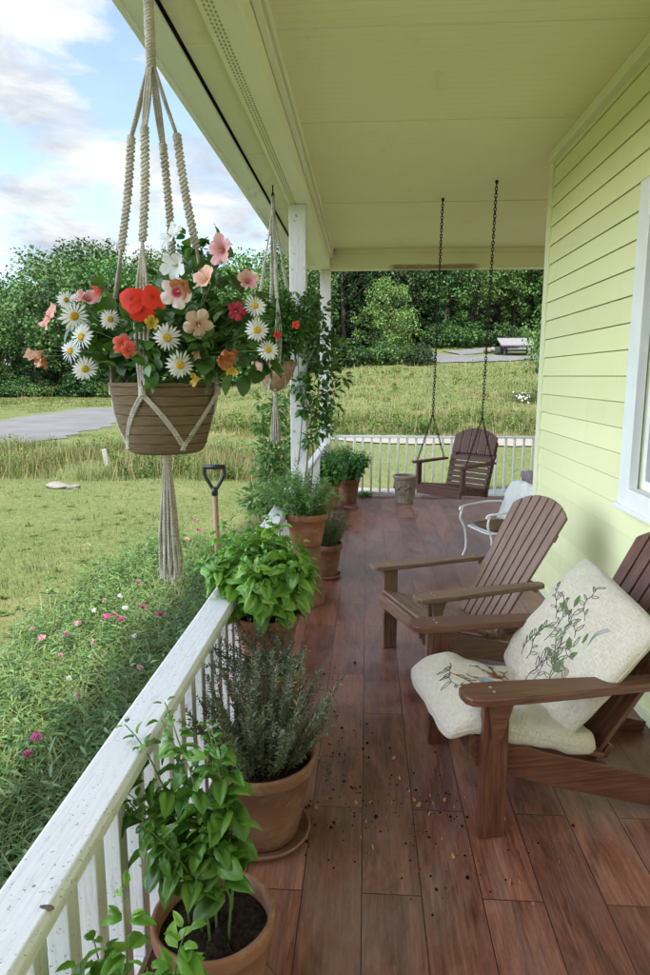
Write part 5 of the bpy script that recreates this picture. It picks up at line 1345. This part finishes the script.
for s,hk in ((1,None),(-1,None)):
    hw = hkB if (Matrix.Rotation(fr,3,'Z')@Vector((0,s,0))).dot(lat)>0 else hkA
    top=inv@hw; junc=Vector((-.02,s*.345,.92)); 
    chain(t,top,junc,.042,.0052); chain(t,junc,Vector((.25,s*.345,.40))); chain(t,junc,Vector((-.26,s*.345,.40)))
    mb=MB(); mb.tube([top+Vector((0,0,.02)),top+Vector((0,0,-.03))],.008,6); mb.build('eye_bolt',M['iron'],t)
mb_tail=chain(t,inv@(hkB+(Vector((.90,6.62,1.5))-hkB)*.42),inv@(hkB+(Vector((.90,6.62,1.5))-hkB)*.42+Vector((-.04,.0,-.40))))
mb_tail['label']='loose end of chain hanging beside the swing'

# ------------------------------------------------------------------ white chair beyond the corner
t=thing('white_metal_chair','white enamelled metal armchair beyond the house corner','chair',(1.25,6.2,0),math.atan2(-.43,-.9)); m=M['whitemetal']; t.scale=(.82,)*3
def rod(pts,r=.011,name='leg'): return MB().tube(smooth_path(pts,5),r,8).build(name,m,t,smooth=True)
for s in (-1,1):
    rod([(.30,s*.26,.62),(.33,s*.27,.50),(.27,s*.26,.36),(.25,s*.25,.15),(.30,s*.26,.01)],.013)
    rod([(-.20,s*.22,.42),(-.26,s*.23,.2),(-.30,s*.24,.01)],.012)
    rod([(-.24,s*.25,.66),(-.05,s*.29,.66),(.18,s*.30,.64),(.32,s*.27,.625),(.345,s*.26,.585)],.014,'arm_rest')
rod([(.24,-.24,.40),(.27,0,.40),(.24,.24,.40),(-.2,.22,.40),(-.23,0,.40),(-.2,-.22,.40),(.24,-.24,.40)],.010,'seat_ring')
rod([(-.20,-.22,.42),(-.27,-.25,.66),(-.32,-.20,.86),(-.34,0,.92),(-.32,.20,.86),(-.27,.25,.66),(-.20,.22,.42)],.012,'back_hoop')
mb=MB(); mb.box((0,0,.395),(.42,.42,.012)); mb.build('seat_plate',m,t,bevel=.004)
Wm=Matrix.Translation(t.location)@Matrix.Rotation(t.rotation_euler.z,4,'Z')@Matrix.Scale(.82,4)
mb=MB(); 
def cs(u,v,sg): a,b_=2*u-1,2*v-1; e=(max(0,1-a**4)**.5)*(max(0,1-b_**4)**.5); return Vector((a*.21,b_*.21,.435+sg*.035*e))
mb.grid(lambda u,v:cs(u,v,1),12,12); mb.grid(lambda u,v:cs(1-u,v,-1),12,12); o=mb.build('seat_pad',M['cush'],smooth=True); o.matrix_world=Wm; tag(o,'brown canvas pad on the seat of the white metal chair','cushion')
mb=MB()
def th_(u,v):
    b_=(u-.5)*.50; s_=v  # over the back: front hang -> top -> rear hang
    if s_<.55: f=s_/.55; p=Vector((-.17-.13*f,b_*(1-.12*f),.47+.44*f))
    elif s_<.68: f=(s_-.55)/.13; p=Vector((-.30-.06*f,b_*.88,.91+.022*math.sin(PI*f)+.0))
    else: f=(s_-.68)/.32; p=Vector((-.36-.01*f,b_*(.88+.05*f),.91-.35*f))
    p.x+=.012*math.sin(b_*40+s_*5); p.z-=.05*(abs(u-.5)*2)**3*(1 if .3<s_<.85 else .3); return p
mb.grid(th_,30,30); o=mb.build('knit_throw',M['throw'],smooth=True); so=o.modifiers.new('s','SOLIDIFY'); so.thickness=.012; o.matrix_world=Wm; tag(o,'white knitted throw draped over the back of the metal chair','blanket')
mb=MB(); mb.grid(lambda u,v: Vector(((2*u-1)*.13,(2*v-1)*.13,.04*(max(0,1-(2*u-1)**4)*max(0,1-(2*v-1)**4))**.5)),12,12); mb.grid(lambda u,v: Vector(((1-2*u)*.13,(2*v-1)*.13,-.04*(max(0,1-(2*u-1)**4)*max(0,1-(2*v-1)**4))**.5)),12,12)
o=mb.build('mauve_cushion',M['mauve'],smooth=True); o.location=Wm@Vector((-.43,.02,.90)); o.rotation_euler=(R(70),R(10),R(100)); tag(o,'small mauve patterned cushion tucked behind the white throw','cushion')

# ------------------------------------------------------------------ shovel
p_top=at(214,465,3.9); ZG=GZ
t=thing('garden_shovel','garden shovel with black D grip standing upright outside the railing','shovel',(p_top.x,3.9,ZG),0)
zt=p_top.z-ZG; gr=MB()
pth=[(-.058,0,zt-.01),(.058,0,zt-.01)]
gr.tube([(-.064,0,zt-.012),(.064,0,zt-.012)],.015,10)
for s in (-1,1): gr.tube(smooth_path([(s*.060,0,zt-.012),(s*.058,0,zt-.06),(s*.030,0,zt-.115),(s*.008,0,zt-.15)],5),[.011]*16,8)
gr.tube([(0,0,zt-.135),(0,0,zt-.185)],[.018,.020],10); gr.build('grip',M['black'],t,smooth=True)
mb=MB(); mb.tube([(.0,0,zt-.17),(.008,0,zt-.6),(.012,0,.18)],[.0165,.0175,.018],10); mb.build('shaft',M['shaft'],t,smooth=True)
mb=MB()
def bl_(u,v):
    x=(u-.5)*.2*(1 if v>.35 else (v/.35)**.5*.8+.2); return Vector((.012+x,.02*math.cos((u-.5)*2.6)-.02,-.06+.27*v))
mb.grid(bl_,9,9); o=mb.build('blade',M['iron'],t,smooth=True)

# ------------------------------------------------------------------ flower bed beside the porch
bed_edge=[onground(*p) for p in ((-40,720),(0,672),(60,610),(130,560),(190,505),(235,475))]
ey=np.array([p.y for p in bed_edge]); ex=np.array([p.x for p in bed_edge]); o_=np.argsort(ey)
def bedx(y): return np.interp(y, ey[o_], ex[o_])
def bedpts(n, y0=.3, y1=8.0):
    y=rng.uniform(y0,y1,n); u=rng.uniform(0,1,n)**.85; xo=bedx(y)+rng.normal(0,.12,n); x=-.83+(xo+.83)*u; return x,y,u
def plants(b, n, leafT, nleaf, hlo, hhi, L, spread, y0=.3, y1=8., seedy=0, up=.9):
    x,y,u=bedpts(n,y0,y1); hh=rng.uniform(hlo,hhi,n)*(1-.35*u); la=rng.uniform(0,2*PI,n); lr=rng.uniform(.0,spread,n)
    idx=np.repeat(np.arange(n),nleaf); f=np.tile(np.linspace(.08,1,nleaf),n)+rng.normal(0,.02,n*nleaf); a=idx*1.7+np.tile(np.arange(nleaf),n)*2.4+rng.normal(0,.3,n*nleaf)
    P=np.stack([x[idx]+np.cos(la[idx])*lr[idx]*f**1.5, y[idx]+np.sin(la[idx])*lr[idx]*f**1.5, ter(x[idx],y[idx])+hh[idx]*f],1)
    D=np.stack([np.cos(a),np.sin(a),np.full(len(a),.35)+up*(f-.5)],1)+rng.normal(0,.25,(len(a),3))
    S=L*(1.15-.6*f)*rng.uniform(.6,1.3,len(a)); b.add(leafT,P,roll(frames(D),rng.normal(0,.4,len(a))),S); return x,y,hh,la,lr
b=Bulk(); LL=leaf_t(.17,.3,1.0,4,.4); LO=leaf_t(.42,.25,.9,3,.45)
plants(b,620,LL,26,.15,.62,.10,.16); plants(b,520,LO,14,.10,.36,.075,.10); plants(b,90,leaf_t(.2,.3,.7,4,.4),34,.55,.85,.11,.10); plants(b,130,leaf_t(.36,.25,.8,3,.45),12,.4,.75,.045,.16,up=1.4); plants(b,350,leaf_t(.10,.3,1.3,5,.35),14,.15,.4,.2,.1)
tag(b.build('flower_bed_foliage',M['bed']),'dense green leafy flower bed foliage along the outside of the railing','flower bed',kind='stuff')
b=Bulk(); n=30000; x,y,u=bedpts(n); hh=rng.uniform(.12,.62,n)*(1-.4*u); a=rng.uniform(0,2*PI,n); d=np.stack([np.cos(a)*.5,np.sin(a)*.5,np.ones(n)],1)
b.add(leaf_t(.028,.3,1.0,4,.2),np.stack([x,y,ter(x,y)],1),roll(frames(d,np.stack([-np.cos(a),-np.sin(a),np.full(n,.5)],1)),rng.normal(0,.3,n)),hh)
tag(b.build('flower_bed_grass',M['bedgrass'],smooth=False),'thin grass blades growing up through the flower bed','grass',kind='stuff')
# single flowers in the bed
def bedflower(px,py,hz,mat,r,label,name='bed_flower',kind='umbel',group=None):
    p=onz(px,py,GZ+hz); t=thing(name,label,'flower',(p.x,p.y,terz(p.x,p.y)),0,group); zz=p.z-t.location.z
    mb=MB(); mb.tube(smooth_path([(random.uniform(-.06,.06),random.uniform(-.06,.06),0),(random.uniform(-.02,.02),random.uniform(-.02,.02),zz*.6),(0,0,zz)],4),.0018,5); mb.build('stem',M['petiole'],t,smooth=True)
    mb=MB(); rdm=random.Random(px)
    for k in range(12 if kind=='umbel' else 1):
        c=Vector((rdm.gauss(0,r*.42),rdm.gauss(0,r*.42),zz+rdm.uniform(-.2,.25)*r)) if kind=='umbel' else Vector((0,0,zz))
        mm=face(c,Vector((rdm.gauss(0,.35),rdm.gauss(-.3,.35),1))); petal_mesh(mb,5,r*.42 if kind=='umbel' else r,.95,.25,.2,mm,.03,4,3,.06,.1,seed=k)
    mb.build('bloom',M[mat],t,smooth=True); return t
bfl=[(36,737,.40,'p_pink',.028,'bright pink bloom cluster in the bed nearest the railing'),(27,754,.38,'p_pink',.022,'second bright pink bloom cluster, just below the nearest one'),
 (107,617,.42,'p_pink',.032,'large pink bloom cluster at the lawn side of the bed'),(122,619,.42,'p_pink',.028,'pink bloom cluster just right of the large pink one'),(159,614,.42,'p_pink',.032,'magenta bloom cluster closest to the railing, below the tassel'),
 (42,637,.45,'p_palepink',.028,'pale pink bloom standing alone at the left of the bed'),(77,623,.42,'p_palepink',.022,'pale pink bloom left of the large pink cluster'),(137,582,.4,'p_pink',.018,'small pink bloom near the lawn edge'),
 (120,596,.42,'p_white',.020,'small white bloom above the pink clusters'),(125,608,.42,'p_white',.020,'small white bloom beside the pink clusters'),(200,530,.5,'p_pink',.020,'pink bloom behind the big basil'),(195,520,.5,'p_pink',.020,'pink bloom left of the shovel'),(187,539,.5,'p_palepink',.022,'pale pink bloom beside the tassel end'),
 (94,610,.40,'p_white',.016,'tiny white bloom in the middle of the bed'),(52,665,.42,'p_palepink',.016,'faded pink bloom low on the left of the bed'),(78,695,.40,'p_palepink',.014,'faded pink bloom in the middle of the bed'),(60,655,.42,'p_palepink',.016,'small faded pink bloom in the bed'),(140,668,.42,'p_palepink',.020,'dusky withered bloom cluster by the railing'),(135,636,.40,'p_white',.015,'tiny white bloom near the railing'),(69,678,.4,'p_white',.013,'tiny white bloom low in the bed'),
 (104,600,.4,'p_palepink',.012,'tiny pale pink bloom above the large pink cluster'),(170,560,.42,'p_palepink',.014,'tiny pale bloom below the tassel'),(93,641,.35,'p_palepink',.012,'tiny dusty pink bloom in the bed middle'),(65,634,.42,'p_pink',.012,'tiny pink bloom left of the bed middle'),(143,607,.42,'p_pink',.018,'pink bloom between the two large clusters'),(32,628,.4,'p_palepink',.015,'pale pink bloom at the far left of the bed'),(115,564+50,.42,'p_pink',.016,'little pink bloom wedged between the pink clusters')]
for f_ in bfl: bedflower(f_[0],f_[1],f_[2],f_[3],f_[4],f_[5],group='flowers in the bed')
# tall weeds on the lawn edge
def tallweed(px,pyb,hz,label,seed,nl=30,L=.13):
    p=onground(px,pyb); t=thing('tall_weed',label,'plant',(p.x,p.y,p.z),0,None); b=Bulk(); r_=np.random.default_rng(seed); f=np.linspace(.1,1,nl); a=np.arange(nl)*2.4
    P=np.stack([.04*f*f,.02*f,hz*f],1); D=np.stack([np.cos(a),np.sin(a),.3+.8*f],1)
    b.add(leaf_t(.24,.25,.9,4,.4),P,roll(frames(D),r_.normal(0,.3,nl)),L*(1.1-.6*f)); b.build('foliage',M['weed'],t); MB().tube([(0,0,0),(.01,.005,hz*.5),(.04,.02,hz)],.004,5).build('stem',M['stem'],t)
tallweed(88,650,.62,'tall lance-leaved weed spike at the edge of the lawn',1); tallweed(107,640,.75,'tallest broad-leaved weed standing between lawn and bed',2,26,.15); tallweed(50,745,.55,'dark lance-leaved weed spike in the near left bed',3,40,.12)

# ------------------------------------------------------------------ litter on the boards
dm=MB(); petal_mesh(dm,1,.016,.9,.2,.5,Matrix.Identity(3),.1,4,4,.05,.1)
proto=dm.build('fallen_petal',M['p_debris'],smooth=True); tag(proto,'dry orange petal fallen on the porch boards','petal','fallen petals on the boards')
fp=[(342,745),(349,752),(331,788),(330,800),(352,803),(362,790),(371,799),(380,803),(390,801),(412,802),(423,806),(434,803),(446,803),(455,806),(465,800),(428,811),(441,840),(452,858),(510,878),(518,880),(557,862),(500,822),(505,800),(502,818),(397,777),(392,758),(365,763),(358,835),(372,846),(316,807),(322,760),(440,780),(408,790),(388,815),(430,795),(346,770),(366,822),(536,905),(470,850),(306,640)]
for i,(px,py) in enumerate(fp):
    o=proto if i==0 else proto.copy()
    if i: C.objects.link(o)
    p=onz(px+random.uniform(-2,2),py+random.uniform(-2,2),.008); o.location=p; s=random.uniform(.5,1.25); o.scale=(s,s*random.uniform(.4,1),s); o.rotation_euler=(random.uniform(-.5,.5),random.uniform(-.4,.4),random.uniform(0,6))
b=Bulk(); n=460; CUB=(np.array([(0,0,0),(1,0,.1),(1,.9,0),(0,.8,.1),(.5,.5,.8)],dtype=np.float32),np.array([(0,1,4),(1,2,4),(2,3,4),(3,0,4)],dtype=np.int32)); pos=[]
for i in range(n):
    cx_,cy_,sx,sy=random.choice([(335,735,14,30),(350,790,22,30),(400,800,40,22),(325,690,10,18),(440,830,60,40),(345,770,20,25),(320,565,6,30),(300,800,15,30)])
    p=onz(random.gauss(cx_,sx),random.gauss(cy_,sy),.002); 
    if p.x<-.55: continue
    pos.append(tuple(p))
n=len(pos); d=rng.normal(0,1,(n,3)); d[:,2]*=.1; b.add(CUB,np.array(pos),frames(d),np.abs(rng.normal(0,.0042,n))+.002)
tag(b.build('soil_crumbs',M['crumb'],smooth=False),'dark soil crumbs scattered on the boards beside the pots','soil',kind='stuff')
# leaf lying on the railing
p=onz(38,906,.737); mb=MB(); petal_mesh(mb,1,.030,.6,.03,.02,Matrix.Identity(3),.01,overlap_twist=.02); o=mb.build('dead_leaf',M['woody'],smooth=True); o.location=p; tag(o,'small dead brown leaf on the railing nearest the camera','leaf')

# ------------------------------------------------------------------ light and air
SUN_EL, SUN_AZ = R(60), R(160)      # azimuth clockwise from +Y: behind the camera, a little on the house side
sun=bpy.data.lights.new('sun','SUN'); sun.energy=3.4; sun.angle=R(5.0); sun.color=(1,.955,.88)
so=bpy.data.objects.new('sun',sun); C.objects.link(so)
sd=Vector((math.sin(SUN_AZ)*math.cos(SUN_EL),math.cos(SUN_AZ)*math.cos(SUN_EL),math.sin(SUN_EL)))
so.rotation_euler=sd.to_track_quat('Z','Y').to_euler(); so.location=sd*50
w=bpy.data.worlds.new('World'); bpy.context.scene.world=w; w.use_nodes=True; nt=w.node_tree; nd=nt.nodes; lk=nt.links
bg=nd['Background']; sky=nd.new('ShaderNodeTexSky'); sky.sky_type='NISHITA'; sky.sun_disc=False; sky.sun_elevation=SUN_EL; sky.sun_rotation=SUN_AZ; sky.air_density=1.2; sky.dust_density=1.5; sky.ozone_density=1.5
tc=nd.new('ShaderNodeTexCoord'); sx=nd.new('ShaderNodeSeparateXYZ'); lk.new(tc.outputs['Generated'],sx.inputs[0])
def mth(op,a,b_=0.):
    x=nd.new('ShaderNodeMath'); x.operation=op
    for s_,v in ((x.inputs[0],a),(x.inputs[1],b_)):
        if isinstance(v,bpy.types.NodeSocket): lk.new(v,s_)
        else: s_.default_value=v
    return x.outputs[0]
zz=mth('ADD',mth('MAXIMUM',sx.outputs[2],0.0),.28)
cb=nd.new('ShaderNodeCombineXYZ'); lk.new(mth('DIVIDE',sx.outputs[0],zz),cb.inputs[0]); lk.new(mth('DIVIDE',sx.outputs[1],zz),cb.inputs[1]); lk.new(mth('MULTIPLY',sx.outputs[2],2.2),cb.inputs[2])
def wn(scale,detail,rough,dist,loc):
    mp=nd.new('ShaderNodeMapping'); mp.inputs['Location'].default_value=loc; lk.new(cb.outputs[0],mp.inputs[0])
    x=nd.new('ShaderNodeTexNoise'); x.inputs['Scale'].default_value=scale; x.inputs['Detail'].default_value=detail; x.inputs['Roughness'].default_value=rough; x.inputs['Distortion'].default_value=dist; lk.new(mp.outputs[0],x.inputs['Vector']); return x.outputs['Fac']
def wr(f,stops):
    x=nd.new('ShaderNodeValToRGB'); e=x.color_ramp.elements
    while len(e)<len(stops): e.new(.5)
    for i,(p,c) in enumerate(stops):
        e[i].position=p; e[i].color=(*(c if hasattr(c,'__len__') else (c,c,c)),1)
    lk.new(f,x.inputs[0]); return x.outputs[0]
c1=wn(3.0,10,.55,.2,(1.3,.4,0)); cover=wr(c1,[(.44,.12),(.49,.6),(.56,1)])
c2=wn(3.7,8,.6,.3,(4.3,2.4,1)); shade=wr(c2,[(.36,(2.0,2.28,2.6)),(.48,(2.6,2.8,3.0)),(.60,(3.5,3.55,3.55))])
mx=nd.new('ShaderNodeMix'); mx.data_type='RGBA'; lk.new(cover,mx.inputs[0]); lk.new(sky.outputs[0],mx.inputs[6]); lk.new(shade,mx.inputs[7])
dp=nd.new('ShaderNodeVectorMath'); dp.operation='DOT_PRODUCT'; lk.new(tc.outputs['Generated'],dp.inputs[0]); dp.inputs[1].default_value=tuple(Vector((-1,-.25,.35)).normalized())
mr=nd.new('ShaderNodeMapRange'); mr.interpolation_type='SMOOTHSTEP'; lk.new(dp.outputs['Value'],mr.inputs[0]); mr.inputs[1].default_value=.50; mr.inputs[2].default_value=.95; mr.inputs[3].default_value=1.0; mr.inputs[4].default_value=5.0  # extra-bright sky zone added out of view on the left, lights the porch
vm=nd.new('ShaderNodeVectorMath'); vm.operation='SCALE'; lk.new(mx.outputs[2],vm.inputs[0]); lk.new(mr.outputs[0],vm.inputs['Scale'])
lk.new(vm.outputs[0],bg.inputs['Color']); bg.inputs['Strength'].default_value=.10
# thin summer haze
hz=NT('haze_air'); hz.t.nodes.remove(hz.b); pv=hz.n('ShaderNodeVolumePrincipled'); pv.inputs['Color'].default_value=(.80,.88,1,1); pv.inputs['Density'].default_value=.0009; pv.inputs['Anisotropy'].default_value=.2
hz.l(pv.outputs[0],hz.out.inputs['Volume'])
USE_HAZE=False
if USE_HAZE:
    mb=MB(); mb.box((0,40,11),(900,900,26)); o=mb.build('haze',hz.m); tag(o,kind='stuff')

cam=bpy.data.cameras.new('camera'); co=bpy.data.objects.new('camera',cam); C.objects.link(co); bpy.context.scene.camera=co
cam.sensor_fit='VERTICAL'; cam.sensor_height=36; cam.lens=F/975*36; cam.clip_end=2000; cam.clip_start=.05
co.location=(0,0,H); co.rotation_euler=(PI/2-TH,0,PS)
sc=bpy.context.scene; sc.view_settings.view_transform='Standard'; sc.view_settings.look='None'; sc.view_settings.exposure=1.60; sc.view_settings.gamma=1
sc.cycles.max_bounces=7; sc.cycles.diffuse_bounces=4; sc.cycles.transmission_bounces=4; sc.cycles.transparent_max_bounces=4
sc.render.resolution_x=683; sc.render.resolution_y=1024
